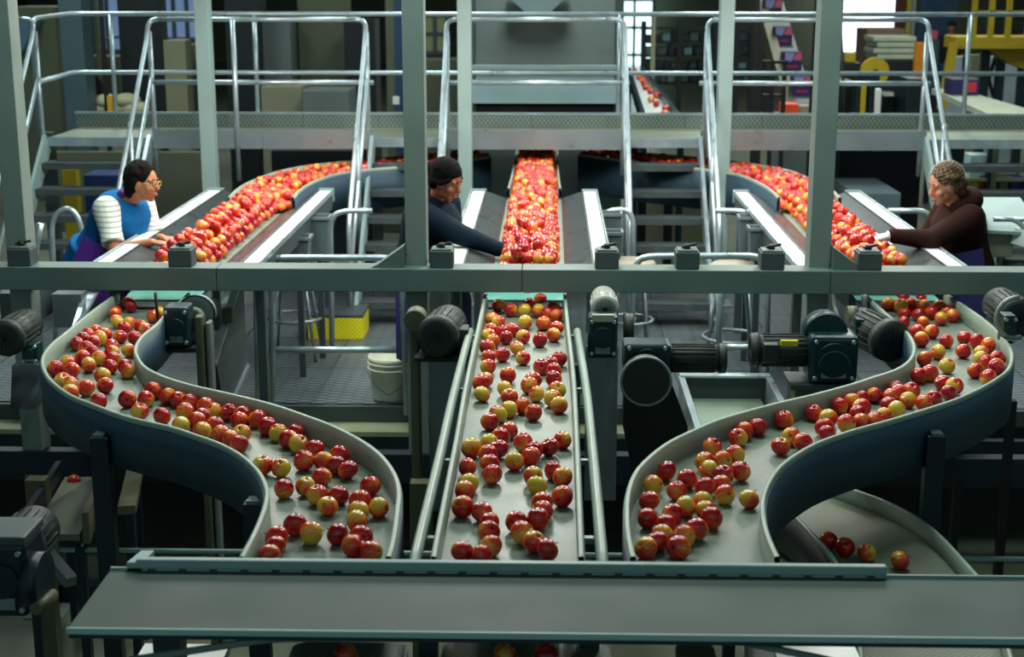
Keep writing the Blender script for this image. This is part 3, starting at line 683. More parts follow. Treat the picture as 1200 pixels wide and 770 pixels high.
def person(label, root, phi, hip, nb, headc, hdir, hands, cfg):
    """hip, nb (neck base), headc: world points; hands: two wrist points (right, left) with a pointing direction"""
    f = V((math.cos(phi), math.sin(phi), 0)); s = V((math.sin(phi), -math.cos(phi), 0)); u = V((0, 0, 1))
    P = thing('person', label, 'person', root)
    skin = M(cfg['skin'][0], cfg['skin'][1], .5, 0, .06, 20)
    sp = (nb-hip).normalized(); fr = s.cross(sp)*1; fr = fr if fr.dot(f) > 0 else -fr      # front of the chest
    k = cfg.get('stout', 1)
    # body
    g = G(); gv = G()
    def torso(gg, e, top=True, lo=0):
        secs = []
        for t, wd, dp, off in ((-.10, .165, .12, 0), (0, .175, .13, 0), (.18, .16, .125, .01), (.38, .15, .118, .012), (.6, .165, .12, .01), (.8, .175, .11, 0), (.93, .14, .085, -.01), (1.0, .07, .06, 0)):
            if t < lo: continue
            c = hip + (nb-hip)*t + fr*off; secs.append((c, s, wd*k+e, fr, dp*k+e))
        loft(gg, secs)
    torso(g, 0)
    hd = hdir.normalized(); hs = hd.cross(u).normalized(); hu = hs.cross(hd)
    R = Matrix((hs, hd, hu)).transposed()
    g.cap(nb-sp*.03, headc - hu*.07 - hd*.02, .056, .05)
    g.ell(headc+hu*.015-hd*.008, (.072, .09, .1), R, 20, 14); g.ell(headc-hu*.045+hd*.03, (.056, .06, .062), R, 16, 10)
    g.ell(headc-hu*.088+hd*.066, (.025, .02, .02), R, 10, 6)
    g.tube([headc+hu*.018+hd*.08, headc-hu*.018+hd*.104, headc-hu*.024+hd*.09], [.009, .015, .012], 10)
    g.ell(headc-hu*.055+hd*.085, (.024, .012, .011), R, 10, 6)
    for q in (-1, 1):
        g.ell(headc+hs*q*.074-hd*.002-hu*.004, (.011, .024, .033), R, 10, 8)
        g.ell(headc+hs*q*.04-hu*.02+hd*.062, (.026, .024, .022), R, 10, 6)
        g.ell(headc+hs*q*.032+hu*.034+hd*.068, (.026, .012, .008), R, 8, 5)
    # shoulders, arms
    SH = []; sl = G(); SL = []
    for q, (wr, wd) in zip((1, -1), hands):
        sh = nb - sp*.055 + s*q*.165*k - fr*.005; SH.append(sh)
        el = ik(sh, wr, .275, .245, (-u*1.0 + s*q*.55 - f*.2)); 
        g.cap(sh, el, .05*k, .038, 14); g.cap(el, wr, .038, .026, 14); g.ell(sh, (.055, .055, .055))
        wd = wd.normalized(); sd = wd.cross(u).normalized()*q; dn = wd.cross(sd).normalized()
        if dn.z > 0: dn = -dn
        th = sd*-1                                                     # thumb side points to the body centre
        pc = wr+wd*.05
        Rp = Matrix((sd, wd, sd.cross(wd))).transposed()
        g.ell(pc, (.040, .052, .017), Rp, 14, 9)
        for i, (off, ln) in enumerate(((-.027, .066), (-.009, .074), (.009, .070), (.026, .056))):
            b0 = pc+sd*off+wd*.035; b1 = b0+wd*ln*.45+dn*ln*.12; b2 = b1+wd*ln*.25+dn*ln*.25; b3 = b2+wd*ln*.06+dn*ln*.25
            g.tube([b0, b1, b2, b3], [.0098, .0090, .0084, .007], 8)
            for bb, r_ in ((b1, .009), (b2, .0084), (b3, .007)): g.ell(bb, (r_,)*3, None, 8, 5)
        b0 = pc+th*.026-wd*.02; b1 = b0+th*.028+wd*.022+dn*.012; b2 = b1+wd*.026+th*.004+dn*.014
        g.tube([b0, b1, b2], [.013, .0105, .008], 8); g.ell(b1, (.0105,)*3, None, 8, 5); g.ell(b2, (.008,)*3, None, 8, 5)
        # sleeves
        if cfg['sleeve'] == 'long':
            sl.cap(sh, el, .074*k, .066, 14); sl.cap(el, el+(wr-el)*.93, .066, .044, 14); sl.ell(sh, (.085, .085, .085)); sl.tube([el+(wr-el)*.86, el+(wr-el)*.97], [.05, .043], 14)
        else:
            sl.cap(sh, sh+(el-sh)*.60, .068*k, .066, 14); sl.tube([sh+(el-sh)*.5, sh+(el-sh)*.86], [.066, .071], 16)
            sl.ell(sh, (.074,)*3)
            SL.append(sl); sl = G()
        if cfg.get('gloves'):
            gl = G(); gl.ell(pc, (.045, .058, .022), Rp, 14, 9); gl.tube([wr-(wr-el).normalized()*.05, wr+wd*.02], [.034, .034], 12)
            for off, ln in ((-.027, .066), (-.009, .074), (.009, .070), (.026, .056)):
                b0 = pc+sd*off+wd*.035; b1 = b0+wd*ln*.45+dn*ln*.12; b2 = b1+wd*ln*.25+dn*ln*.25; b3 = b2+wd*ln*.06+dn*ln*.27
                gl.tube([b0, b1, b2, b3], [.0125, .0118, .011, .0095], 8); gl.ell(b3, (.0095,)*3, None, 8, 5)
            b0 = pc+th*.026-wd*.02; b1 = b0+th*.028+wd*.022+dn*.012; b2 = b1+wd*.028+th*.004+dn*.015
            gl.tube([b0, b1, b2], [.016, .0135, .0105], 8)
            o = obj('glove', gl, M('white_glove', (226, 226, 232), .7), P); remesh(o, .006, 2)
    # legs
    legs = G(); shoes = []
    for q in (1, -1):
        h0 = hip-sp*.04+s*q*.085; ft = V((root[0], root[1], 0.012))+s*q*.11+V((0, 0, .06))
        kn = ik(h0, ft, .42*.97, .40*.97, f+s*q*.1)
        g.cap(h0, kn, .082*k, .052, 14); g.cap(kn, ft, .05, .036, 14)
        g.ell(ft+f*.05-u*.03, (.035, .035, .025))
        legs.cap(h0, kn, .1*k, .072, 14); legs.cap(kn, ft, .07, .056, 14)
        sh_ = G(); Rf = Matrix((s, f, u)).transposed(); sh_.ell(ft+f*.06-u*.03, (.045, .13, .035), Rf, 14, 9); sh_.ell(ft-u*.01, (.04, .05, .045), Rf)
        shoes.append(sh_)
    body = obj('body', g, skin, P); remesh(body, .0065, 3)
    loft(legs, [(hip-sp*.1, s, .17*k, fr, .135*k), (hip, s, .185*k, fr, .14*k), (hip+sp*.1, s, .17*k, fr, .13*k)])
    o = obj('trousers', legs, MC(cfg['trousers'][0], cfg['trousers'][1]), P); remesh(o, .012, 3)
    for sh_ in shoes: obj('shoe', sh_, BLACK, P)
    top = G(); torso(top, .024, lo=-.2)
    cm = MC(cfg['top'][0], cfg['top'][1], .82, 0, .14, 16, .15)
    if cfg['sleeve'] == 'long':
        top.v += []; n = len(top.v); top.v += sl.v; top.f += [[n+i for i in q] for q in sl.f]; top.sm += sl.sm
        top.tube([nb-sp*.02+fr*.0, nb+sp*.045-fr*.0], [.1, .078], 16)
        # hood lying on the shoulders
        hood = G(); hood.ell(nb-fr*.075+sp*.015, (.135, .085, .085), Matrix((s, fr, sp)).transposed(), 18, 10)
        hood.tube([nb+s*.085+fr*.055-sp*.01, nb+s*.115-fr*.0+sp*.01, nb+s*.07-fr*.08+sp*.03, nb-s*.07-fr*.08+sp*.03, nb-s*.115+sp*.01, nb-s*.085+fr*.055-sp*.01], .045, 10)
        o = obj('hood', hood, cm, P); remesh(o, .010, 3)
        o = obj('hoodie', top, cm, P); remesh(o, .010, 3)
    else:
        [remesh(obj('sleeve', q_, cfg['shirt'], P), .009, 2) for q_ in SL]
        col = G().tube([nb-sp*.03, nb+sp*.03], [.08, .064], 16); o = obj('collar', col, M('purple_cloth', (70, 32, 110), .8), P)
        o = obj('vest', top, cm, P); remesh(o, .010, 3)
        bt_ = G(); loft(bt_, [(hip+sp*t, s, (.19+.012*math.sin(t*40))*k+.02, fr, (.15)*k+.02) for t in (-.16, -.08, 0, .06)])
        o = obj('vest_hem', bt_, cm, P); remesh(o, .012, 2)
    if cfg.get('apron'):
        ap = G(); secs = []
        for t in (.42, .3, .15, 0, -.12, -.3, -.5):
            c = hip+(nb-hip)*max(t, 0)+ (V((0, 0, t)) if t < 0 else V()); rr = .165*k+.075 + (.03 if t < 0 else 0)
            secs.append((c+fr*.02, rr, (.128*k+.075)+(.04 if t < 0 else 0)))
        vs = []; m = 13
        for c, ra, rb in secs:
            for j in range(m):
                a = PI*(-.08+1.16*j/(m-1)); vs.append(c + s*ra*math.cos(a) + fr*rb*math.sin(a))
        n = len(vs); vs2 = [v-fr*.006 for v in vs]; fs = []
        for i in range(len(secs)-1):
            for j in range(m-1): q = i*m+j; fs += [(q, q+1, q+m+1, q+m), (n+q+m, n+q+m+1, n+q+1, n+q)]
        ap.add(vs+vs2, fs, True); obj('apron', ap, cfg['apron'], P)
    # hair
    hm = MC(cfg['hair'][0], cfg['hair'][1], .8, 0, .5, 45, .8)
    h = G(); h.ell(headc+hu*.036-hd*.033, (.088, .102, .097), R, 22, 14)
    h.ell(headc-hu*.02-hd*.055, (.08, .06, .075), R, 18, 10)
    if cfg['style'] in ('curly', 'net'):
        random.seed(5)
        for i in range(70):
            a, b_ = random.uniform(0, 6.28), random.uniform(-.5, 1.4)
            d = hs*math.cos(a)*math.cos(b_)+hd*(math.sin(a)*math.cos(b_))+hu*math.sin(b_)
            if d.dot(hd) > .45 and d.dot(hu) < .55: continue
            h.ell(headc+hu*.03-hd*.03+V((d.x*.085, d.y*.09, d.z*.09)), (.022,)*3, None, 8, 5)
        h.ell(headc-hu*.06-hd*.07, (.07, .045, .06), R)
    if cfg['style'] == 'bun':
        for i in range(13):
            a = -1.15+2.3*i/12; pts = []
            for t in range(7):
                b_ = .35+t*.42
                d = (hd*math.cos(b_)+hu*math.sin(b_))*math.cos(a)+hs*math.sin(a)
                pts.append(headc+hu*.034-hd*.033+V((0, 0, 0))+hs*d.dot(hs)*.086+hd*d.dot(hd)*.101+hu*d.dot(hu)*.096)
            h.tube(pts, .0095, 8)
        for q in (-1, 1): h.tube([headc+hs*q*.07+hu*.045+hd*.05, headc+hs*q*.083+hu*.0+hd*.012, headc+hs*q*.07-hu*.02-hd*.05], [.012, .016, .02], 8)
        h.ell(headc+hu*.0-hd*.135, (.048, .045, .05), R, 14, 9); h.cap(headc-hd*.08, headc-hd*.12, .04, .035)
    if cfg['style'] == 'net':
        h.ell(headc-hu*.03-hd*.095, (.05, .045, .05), R, 14, 9)
    o = obj('hair', h, hm, P); remesh(o, .007, 2)
    if cfg['style'] == 'net':
        nt = G(); nt.ell(headc+hu*.036-hd*.028, (.098, .112, .108), R, 20, 15)
        o = obj('hair_net', nt, M('hair_net', (190, 188, 176), .8), P); wf = o.modifiers.new('net', 'WIREFRAME'); wf.thickness = .0011
    for q in (-1, 1):
        e = G(); e.ell(headc+hs*q*.032+hu*.014+hd*.070, (.0105, .008, .0055), R, 12, 8); eo = obj('eye', e, M('eye_white', (150, 140, 130), .3), P)
        pu = G(); pu.ell(headc+hs*q*.033+hu*.014+hd*.0755, (.0055, .004, .005), R, 8, 6); obj('pupil', pu, BLACK, eo)
        br = G(); br.tube([headc+hs*q*.014+hu*.036+hd*.079, headc+hs*q*.034+hu*.041+hd*.072, headc+hs*q*.052+hu*.034+hd*.058], [.003, .0042, .002], 6); obj('eyebrow', br, hm, P)
    li = G(); li.ell(headc-hu*.053+hd*.096, (.021, .006, .004), R, 10, 6); li.ell(headc-hu*.061+hd*.095, (.017, .006, .005), R, 10, 6)
    obj('lips', li, M('lips_'+cfg['skin'][0], (140, 70, 62), .5), P)
    if cfg.get('glasses'):
        gg = G()
        for q in (-1, 1):
            c = headc+hs*q*.031+hu*.013+hd*.094
            gg.tube([c+hs*.021*math.cos(t*PI/6)+hu*.016*math.sin(t*PI/6) for t in range(12)], .0022, 6, closed=True)
            gg.tube([c+hs*q*.021, headc+hs*q*.078+hu*.014+hd*.0], .002, 6)
        gg.tube([headc-hs*.01+hu*.015+hd*.096, headc+hs*.01+hu*.015+hd*.096], .002, 6)
        obj('glasses', gg, M('gold_wire', (200, 180, 120), .3, .9), P)
    return P
# striped shirt sleeves
def striped():
    m = M('striped_shirt', (222, 228, 214), .8); nt = m.node_tree; L = nt.links.new; b = nt.nodes['Principled BSDF']
    tc = nt.nodes.new('ShaderNodeTexCoord'); sp = nt.nodes.new('ShaderNodeSeparateXYZ'); L(tc.outputs['Object'], sp.inputs[0])
    mu = nt.nodes.new('ShaderNodeMath'); mu.operation = 'MULTIPLY'; mu.inputs[1].default_value = 210; L(sp.outputs[2], mu.inputs[0])
    si = nt.nodes.new('ShaderNodeMath'); si.operation = 'SINE'; L(mu.outputs[0], si.inputs[0])
    cr = nt.nodes.new('ShaderNodeValToRGB'); cr.color_ramp.elements[0].position = .45; cr.color_ramp.elements[0].color = (.74, .78, .70, 1)
    cr.color_ramp.elements[1].position = .95; cr.color_ramp.elements[1].color = (.30, .34, .36, 1)
    L(si.outputs[0], cr.inputs[0]); L(cr.outputs[0], b.inputs['Base Color']); return m
PURPLE = M('purple_apron', (96, 38, 150), .75, 0, .12, 14, .2)
BLUEAP = M('blue_apron', (52, 48, 110), .75, 0, .12, 14, .2)
def at3(px, py, D): return PD(px, py, D)
# woman in the blue vest, left
hip = at3(120, 300, 9.12); nb = at3(150, 231, 9.1); hc = at3(168, 214, 9.02)
wr1 = at3(178, 284, 8.74); wr2 = at3(190, 279, 9.0)
person('person in a blue vest over a striped shirt, leaning over the left table', (hip.x-.02, hip.y, .012), math.radians(-14), hip, nb, hc, V((1, -.22, -.2)),
       [(wr1, V((1, -.10, -.08))), (wr2, V((1, -.05, -.12)))],
       dict(skin=('warm_skin', (190, 124, 88)), stout=1.27, sleeve='short', shirt=striped(), top=('blue_fleece', (14, 92, 152)), trousers=('dark_trousers', (34, 30, 60)), apron=PURPLE, hair=('dark_curly_hair', (20, 15, 15)), style='curly', glasses=True))
# woman in the navy hoodie, middle
hip = at3(495, 318, 9.0); nb = at3(510, 236, 8.95); hc = at3(524, 212, 8.85)
person('person in a dark navy hoodie with black tied hair, reaching into the middle table', (hip.x-.03, hip.y, .012), math.radians(-16), hip, nb, hc, V((.82, -.42, -.5)),
       [(at3(590, 294, 8.62), V((1, -.05, -.35))), (at3(556, 300, 9.05), V((1, -.1, -.1)))],
       dict(skin=('tan_skin', (164, 98, 70)), stout=1.36, sleeve='long', top=('navy_hoodie', (14, 30, 44)), trousers=('dark_jeans', (20, 26, 42)), apron=BLUEAP, hair=('black_hair', (7, 7, 9)), style='bun'))
# woman in brown, right
hip = at3(1130, 314, 9.05); nb = at3(1121, 240, 9.0); hc = at3(1107, 217, 8.92)
person('person in brown hoodie, white gloves and hair net, reaching left into the right table', (hip.x+.02, hip.y, .012), math.radians(180+4), hip, nb, hc, V((-.9, -.2, -.38)),
       [(at3(1052, 286, 9.1), V((-1, -.1, -.1))), (at3(1043, 276, 8.75), V((-1, -.12, -.22)))],
       dict(skin=('peach_skin', (200, 134, 100)), stout=1.2, sleeve='long', top=('brown_hoodie', (44, 24, 20)), trousers=('dark_slacks', (20, 22, 32)), apron=BLUEAP, gloves=True, hair=('grey_brown_hair', (84, 62, 44)), style='net'))
# ================================================================ foreground cover and lower tray
CZ = .9
cf = [PZ(76, 736, CZ), PZ(1290, 736, CZ), PZ(1290, 667, CZ), PZ(131, 668, CZ)]
yn, yf = cf[0].y, cf[3].y; x0 = (cf[0].x+cf[3].x)/2
cc = thing('cross_conveyor', 'long flat grey green covered beam across the foreground', 'beam', (0, (yn+yf)/2, CZ-.2))
obj('cover_plate', G().span((x0, yn, CZ-.012), (2.6, yf, CZ)), M('cover_paint', (50, 70, 63), .6, 0, .06, 3), cc, .004)
obj('front_lip', G().span((x0, yn-.012, CZ-.014), (2.6, yn+.0, CZ+.004)), PALE, cc, .002)
obj('back_lip', G().span((x0, yf, CZ-.014), (2.6, yf+.01, CZ+.008)), PALE, cc, .002)
obj('skirt', G().span((x0, yn+.01, CZ-.035), (2.6, yn+.02, CZ-.014)), NAVY, cc)
obj('skirt', G().span((x0, yf-.02, CZ-.06), (2.6, yf-.01, CZ-.014)), NAVY, cc)
ra, rb = PZ(160, 656, CZ+.03), PZ(1034, 656, CZ+.03)
obj('rear_bar', G().span((ra.x, ra.y-.012, CZ+.005), (rb.x, ra.y+.016, CZ+.035)), PALE, cc, .004)
for i in range(24):
    x = ra.x+(rb.x-ra.x)*(i+.5)/24; obj('spacer', G().span((x-.012, yf+.01, CZ-.01), (x+.012, ra.y-.01, CZ+.015)), PAINTD, cc)
obj('end_bracket', G().prism([(ra.x-.03, yf, CZ-.02), (ra.x+.02, yf, CZ-.02), (ra.x+.03, yf+.10, CZ-.02), (ra.x-.01, yf+.10, CZ-.02)], (0, 0, .045)), PALE, cc, .003)
for x in (x0+.2, 2.3): obj('leg', G().span((x-.04, yf-.15, PITZ), (x+.04, yf-.07, CZ-.014)), NAVY, cc)
fb = [PZ(150, 774, .82), PZ(322, 748, .86), PZ(850, 748, .86), PZ(1010, 782, .82)]
solo('front_tube', G().tube(bend(fb, .06), .011, 8), PAINT, 'bent grey tube just below the foreground cover', 'tube')
# belts under the cover
lt = thing('lower_belt_row', 'row of round-ended lower belts seen under the foreground cover', 'conveyor', (0, 4.1, .45))
for a, b in ((345, 480), (520, 715), (790, 835), (870, 905)):
    p, q = PZ(a, 752, .55), PZ(b, 752, .55); g = G(); n = 10; W = q.x-p.x; r = min(.05, W/2); pts = []
    for cx, cy, a0 in ((q.x-r, p.y-r, 0), (p.x+r, p.y-r, 90)):
        for k in range(6): t = math.radians(a0+18*k); pts.append((cx+r*math.cos(t), cy+r*math.sin(t), .52))
    pts += [(p.x, 3.3, .52), (q.x, 3.3, .52)]
    g.prism(pts, (0, 0, .03)); obj('belt_end', g, BELTM, lt)
for a, b in ((170, 270), (655, 640+20), (905, 1000)):
    p, q = PZ(a, 754, .56), PZ(b, 754, .56); obj('white_guide', G().span((p.x, 3.4, .53), (q.x, p.y, .56)), WHITE, lt)
obj('frame_bar', G().span((-2.2, 3.3, .40), (2.6, 4.35, .44)), NAVY, lt)
for px, c, lb in ((405, 'r', 'deep red apple on the leftmost lower belt under the foreground cover'), (592, 'r', 'deep red apple left of the white guide under the foreground cover'), (640, 'r', 'deep red apple right of the white guide under the foreground cover')):
    p = PZ(px, 761, .6); o = bpy.data.objects.new('apple', AME[c][0]); COL.objects.link(o); o.location = (p.x, p.y, .55+.034); o.rotation_euler = (.6, .4, px)
    tag(o, lb, 'apple', 'apples under the foreground cover')
# ================================================================ motors
def motor(name, label, c, axis, r, ln, box=None, plate=None, mat=MOTOR, bmat=TEAL, cover=None):
    """ribbed motor along axis from c, with fan cover, gearbox and mounting plate"""
    c = V(c); ax = V(axis).normalized()
    t = thing(name, label, 'motor', (c.x, c.y, c.z-r-.02))
    g = G().cyl(c, c+ax*ln, r*.9, 24)
    o = V((0, 0, 1)) if abs(ax.z) < .9 else V((1, 0, 0)); b1 = ax.cross(o).normalized(); b2 = ax.cross(b1)
    for k in range(20):
        d = b1*math.cos(k*PI/10)+b2*math.sin(k*PI/10); g.bar(c+ax*ln*.12+d*r*.93, c+ax*ln*.8+d*r*.93, r*.05, r*.07, d)
    obj('motor_body', g, mat, t)
    obj('fan_cover', G().tube([c-ax*r*.28, c-ax*r*.2, c+ax*r*.22], [r*.75, r*.98, r], 24), cover or mat, t)
    gr = G()
    for k in range(8):
        d = b1*math.cos(k*PI/8)+b2*math.sin(k*PI/8); gr.bar(c-ax*r*.29-d*r*.7, c-ax*r*.29+d*r*.7, r*.04, r*.04, ax)
    obj('fan_grille', gr, BLACK, t)
    if box:
        bc, bs = V(box[0]), box[1]; obj('gearbox', G().box(bc, bs), bmat, t, min(bs)*.12)
        obj('gearbox_flange', G().cyl(bc-V((0, bs[1]*.5+.012, 0)), bc-V((0, bs[1]*.5-.01, 0)), min(bs[0], bs[2])*.36, 24), bmat, t)
        for sx in (-1, 1):
            for sz in (-1, 1): obj('bolt', G().cyl(bc+V((sx*bs[0]*.38, -bs[1]*.5-.01, sz*bs[2]*.38)), bc+V((sx*bs[0]*.38, -bs[1]*.5+.01, sz*bs[2]*.38)), .01, 6), GALV, t)
        obj('name_plate', G().box(bc+V((0, -bs[1]*.5-.004, -bs[2]*.3)), (bs[0]*.5, .006, bs[2]*.16)), M('plate_silver', (150, 160, 160), .35, .6), t)
    if plate:
        a, b = plate; obj('mounting_plate', G().span(a, b), OLIVE, t, .004)
    return t
D1 = 7.75
# left motor
p = PD(210, 380, 7.4)
t = motor('gear_motor', 'teal gearbox with round grey guard beside the inner bend of the left belt', PD(228, 372, 7.55), (.15, 1, 0), .06, .25, (p, (.13, .14, .21)), None, MOTOR, TEAL, M('light_cap', (150, 156, 140), .4))
a = PD(228, 372, 7.5); obj('chain_guard', G().cyl(a+V((0, .05, .01)), a+V((0, .10, .01)), .095, 28), M('guard_grey', (140, 150, 146), .4, .3), t)
obj('guard_rim', G().tube([a+V((.098*math.cos(k*PI/12), .04, .01+.098*math.sin(k*PI/12))) for k in range(24)], .006, 6, closed=True), NAVY, t)
a, b = PD(226, 372, 7.38), PD(240, 460, 7.38)
obj('bracket', G().span((a.x, 7.4, PITZ), (b.x, 7.48, a.z)), OLIVE, t, .01)
a, b = PD(240, 378, 7.42), PD(250, 460, 7.42); obj('bracket', G().span((a.x, 7.42, PITZ), (b.x, 7.5, a.z)), M('bracket_grey', (120, 126, 120), .4, .3), t, .01)
obj('base_plate', G().span((p.x-.11, 7.33, p.z-.135), (p.x+.1, 7.6, p.z-.11)), BLACK, t)
obj('cable', G().tube(bend([PD(182, 343, 7.35), PD(185, 375, 7.35), PD(190, 397, 7.33), PD(205, 392, 7.35)], .05), .008, 8), BLACK, t)
# motor left of the straight belt
p = PD(513, 394, 7.2)
t = motor('gear_motor', 'round dark motor facing forward, left of the straight belt', p, (.12, 1, 0), .108, .3, None, None)
a, b = PD(479, 372, 7.3), PD(492, 478, 7.3)
obj('bracket_post', G().span((a.x, 7.32, PITZ), (b.x+.0, 7.42, a.z)), OLIVE, t, .012)
obj('bracket_head', G().cyl((b.x-.02, 7.3, a.z-.02), (b.x-.02, 7.42, a.z-.02), .055, 20), OLIVE, t)
obj('terminal_box', G().box(PD(538, 394, 7.3), (.10, .12, .10)), MOTOR, t, .008)
a = PD(518, 450, 7.45); obj('guard_panel', G().span((a.x-.07, 7.45, -.15), (a.x+.09, 7.47, a.z+.13)), M('satin_steel', (128, 138, 140), .35, .7), t, .004)
obj('base_plate', G().span((p.x-.12, 7.2, p.z-.135), (p.x+.13, 7.5, p.z-.115)), BLACK, t)
# right of the straight belt
p = PD(706, 392, 7.35)
t = motor('gear_motor', 'upright teal gearbox with pale round cap, right of the straight belt', PD(709, 362, 7.45), (.0, 1, 0), .075, .26, (p, (.15, .14, .22)), None, M('pale_motor', (150, 154, 146), .4), TEAL)
obj('top_band', G().span((p.x-.055, 7.27, p.z+.085), (p.x+.055, 7.30, p.z+.12)), M('light_cap', (150, 156, 140), .4), t)
obj('side_disc', G().cyl(PD(731, 384, 7.42), PD(742, 384, 7.42), .075, 24), MOTOR, t)
obj('guard_panel', G().span((p.x-.08, 7.5, -.1), (p.x+.09, 7.52, p.z-.1)), M('satin_steel', (128, 138, 140), .35, .7), t, .004)
# horizontal motor with pulley guard
p = PD(757, 415, 6.75)
t = motor('gear_motor', 'long horizontal motor with teal gearbox and round pulley guard, right of the straight belt', PD(846, 420, 6.8), (-1, 0, 0), .072, .30, (p, (.22, .16, .13)), None)
c = PD(757, 447, 6.55); obj('pulley_guard', G().cyl(c, c+V((0, .07, 0)), .112, 32), M('guard_brown', (44, 42, 34), .5), t)
obj('guard_rim', G().tube([c+V((.114*math.cos(k*PI/16), 0, .114*math.sin(k*PI/16))) for k in range(32)], .007, 6, closed=True), M('guard_grey', (140, 150, 146), .4, .3), t)
obj('belt_housing', G().prism([c+V((-.10, .005, -.02)), c+V((.105, .005, .02)), PD(806, 500, 6.55)+V((0, .005, 0)), PD(806, 560, 6.55)+V((0, .005, 0)), PD(742, 560, 6.55)+V((0, .005, 0)), PD(730, 500, 6.55)+V((0, .005, 0))], (0, .1, 0)), M('housing_black', (8, 9, 9), .7), t)
# yellow-tagged motor and gearbox
p = PD(973, 416, 7.0)
t = motor('gear_motor', 'large dark teal gearbox with arched face and yellow tagged motor, left of the right belt', PD(884, 410, 7.02), (1, 0, 0), .085, .30, (p, (.235, .2, .235)), None)
obj('arch_cap', G().cyl(PD(968, 392, 7.02)+V((0, -.02, 0)), PD(968, 392, 7.02)+V((0, .1, 0)), .105, 28), TEAL, t)
obj('arch_ring', G().tube([p+V((.075*math.cos(k*PI/12), -.108, -.03+.075*math.sin(k*PI/12))) for k in range(13)], .006, 6), M('teal_light', (30, 78, 80), .35), t)
obj('yellow_tag', G().box(PD(925, 402, 6.93), (.085, .02, .03)), YEL, t, .004)
obj('terminal_box', G().box(PD(903, 413, 6.93), (.07, .06, .09)), MOTOR, t, .006)
obj('base_plate', G().span((p.x-.2, 6.9, p.z-.15), (p.x+.16, 7.15, p.z-.125)), PAINTD, t)
obj('base_stand', G().span((p.x-.17, 6.95, PITZ), (p.x+.1, 7.12, p.z-.15)), OLIVE, t)
# round motor near right belt
p = PD(1042, 399, 7.15)
t = motor('gear_motor', 'round dark motor facing forward at the inner bend of the right belt', p, (-.35, 1, .05), .108, .28, None, None)
obj('terminal_box', G().box(PD(1012, 385, 7.3), (.1, .1, .12)), TEAL, t, .008)
obj('bracket_head', G().cyl(PD(992, 372, 7.4), PD(1004, 372, 7.4), .06, 20), OLIVE, t)
a = PD(998, 440, 7.4); obj('bracket_post', G().span((a.x-.03, 7.4, -.1), (a.x+.02, 7.5, a.z+.25)), OLIVE, t)
# edge motors
t = motor('gear_motor', 'dark round motor at the left edge below the long beam', PD(8, 396, 7.2), (0, 1, 0), .095, .3, (PD(38, 412, 7.3), (.08, .1, .1)), None)
t = motor('gear_motor', 'dark motor with pale curved guard at the right edge below the long beam', PD(1192, 372, 7.2), (0, 1, 0), .1, .3, (PD(1180, 384, 7.05), (.06, .1, .14)), None)
obj('chain_guard', G().tube([PD(1192, 372, 7.0)+V((.1*math.cos(k*PI/12), 0, .1*math.sin(k*PI/12))) for k in range(6, 20)], .012, 8), M('guard_grey', (140, 150, 146), .4, .3), t)
p = PD(14, 668, 4.75)
t = motor('gear_motor', 'big dark blue gearbox in the lower left corner', p+V((-.05, .2, 0)), (0, 1, 0), .1, .2, (p, (.17, .2, .27)), None, MOTOR, M('dark_blue_enamel', (16, 34, 46), .4, .1))
obj('top_cover', G().box(p+V((.0, 0, .145)), (.18, .2, .03)), PAINTD, t, .006)
obj('output_flange', G().cyl(p+V((.07, -.04, -.02)), p+V((.13, -.04, -.02)), .1, 24), M('dark_blue_enamel', (16, 34, 46)), t)
obj('shaft_tube', G().cyl(PD(42, 714, 4.6), PD(62, 697, 4.75), .022, 14), OLIVE, t)
# ================================================================ platform furniture
def stool(px, pyb, D, lab, r=.17, seat=True, ringy=None):
    c = PD(px, 380, D); t = thing('stool', lab, 'stool', (c.x, D, .012))
    st = M('stool_tube', (140, 154, 160), .35, .5)
    for k in range(4):
        a = PI/4+k*PI/2; d = V((math.cos(a), math.sin(a), 0))
        obj('leg', G().tube([V((c.x, D, .70))+d*.11, V((c.x, D, .015))+d*(r+.06)], .012, 8), st, t)
    zr = ringy
    obj('foot_ring', G().tube([V((c.x+(r+.025)*math.cos(k*PI/14), D+(r+.025)*math.sin(k*PI/14), zr)) for k in range(28)], .012, 8, closed=True), st, t)
    obj('seat', G().lathe([(.0, .70), (.15, .70), (.17, .715), (.17, .74), (.15, .755), (0, .76)], 28, (c.x, D, 0)), M('seat_pad', (150, 144, 128), .6), t)
stool(346, 0, 10.1, 'round metal stool with foot ring beside the yellow step block', .17, True, .30)
stool(858, 0, 9.8, 'round stool with large foot ring, before the staircase right of the straight belt', .17, True, .25)
stool(738, 0, 9.9, 'round stool with pale seat just right of the middle table', .13, True, .34)
# yellow step block
p0, p1 = PD(361, 392, 10.6), PD(425, 366, 10.6)
ys = thing('step_block', 'bright yellow perforated step block on the slotted floor', 'step', ((p0.x+p1.x)/2, 10.75, .012))
zt_ = .012+ .165
obj('block_body', G().span((p0.x, 10.6, .012), (p1.x, 10.95, zt_)), weave('yellow_tread', (226, 210, 10), (250, 236, 40), 30, 30, .5, 0, 'XZ'), ys, .004)
obj('tread', G().span((p0.x-.0, 10.6, zt_), (p1.x+.0, 11.0, zt_+.02)), M('tread_steel', (104, 114, 112)), ys)
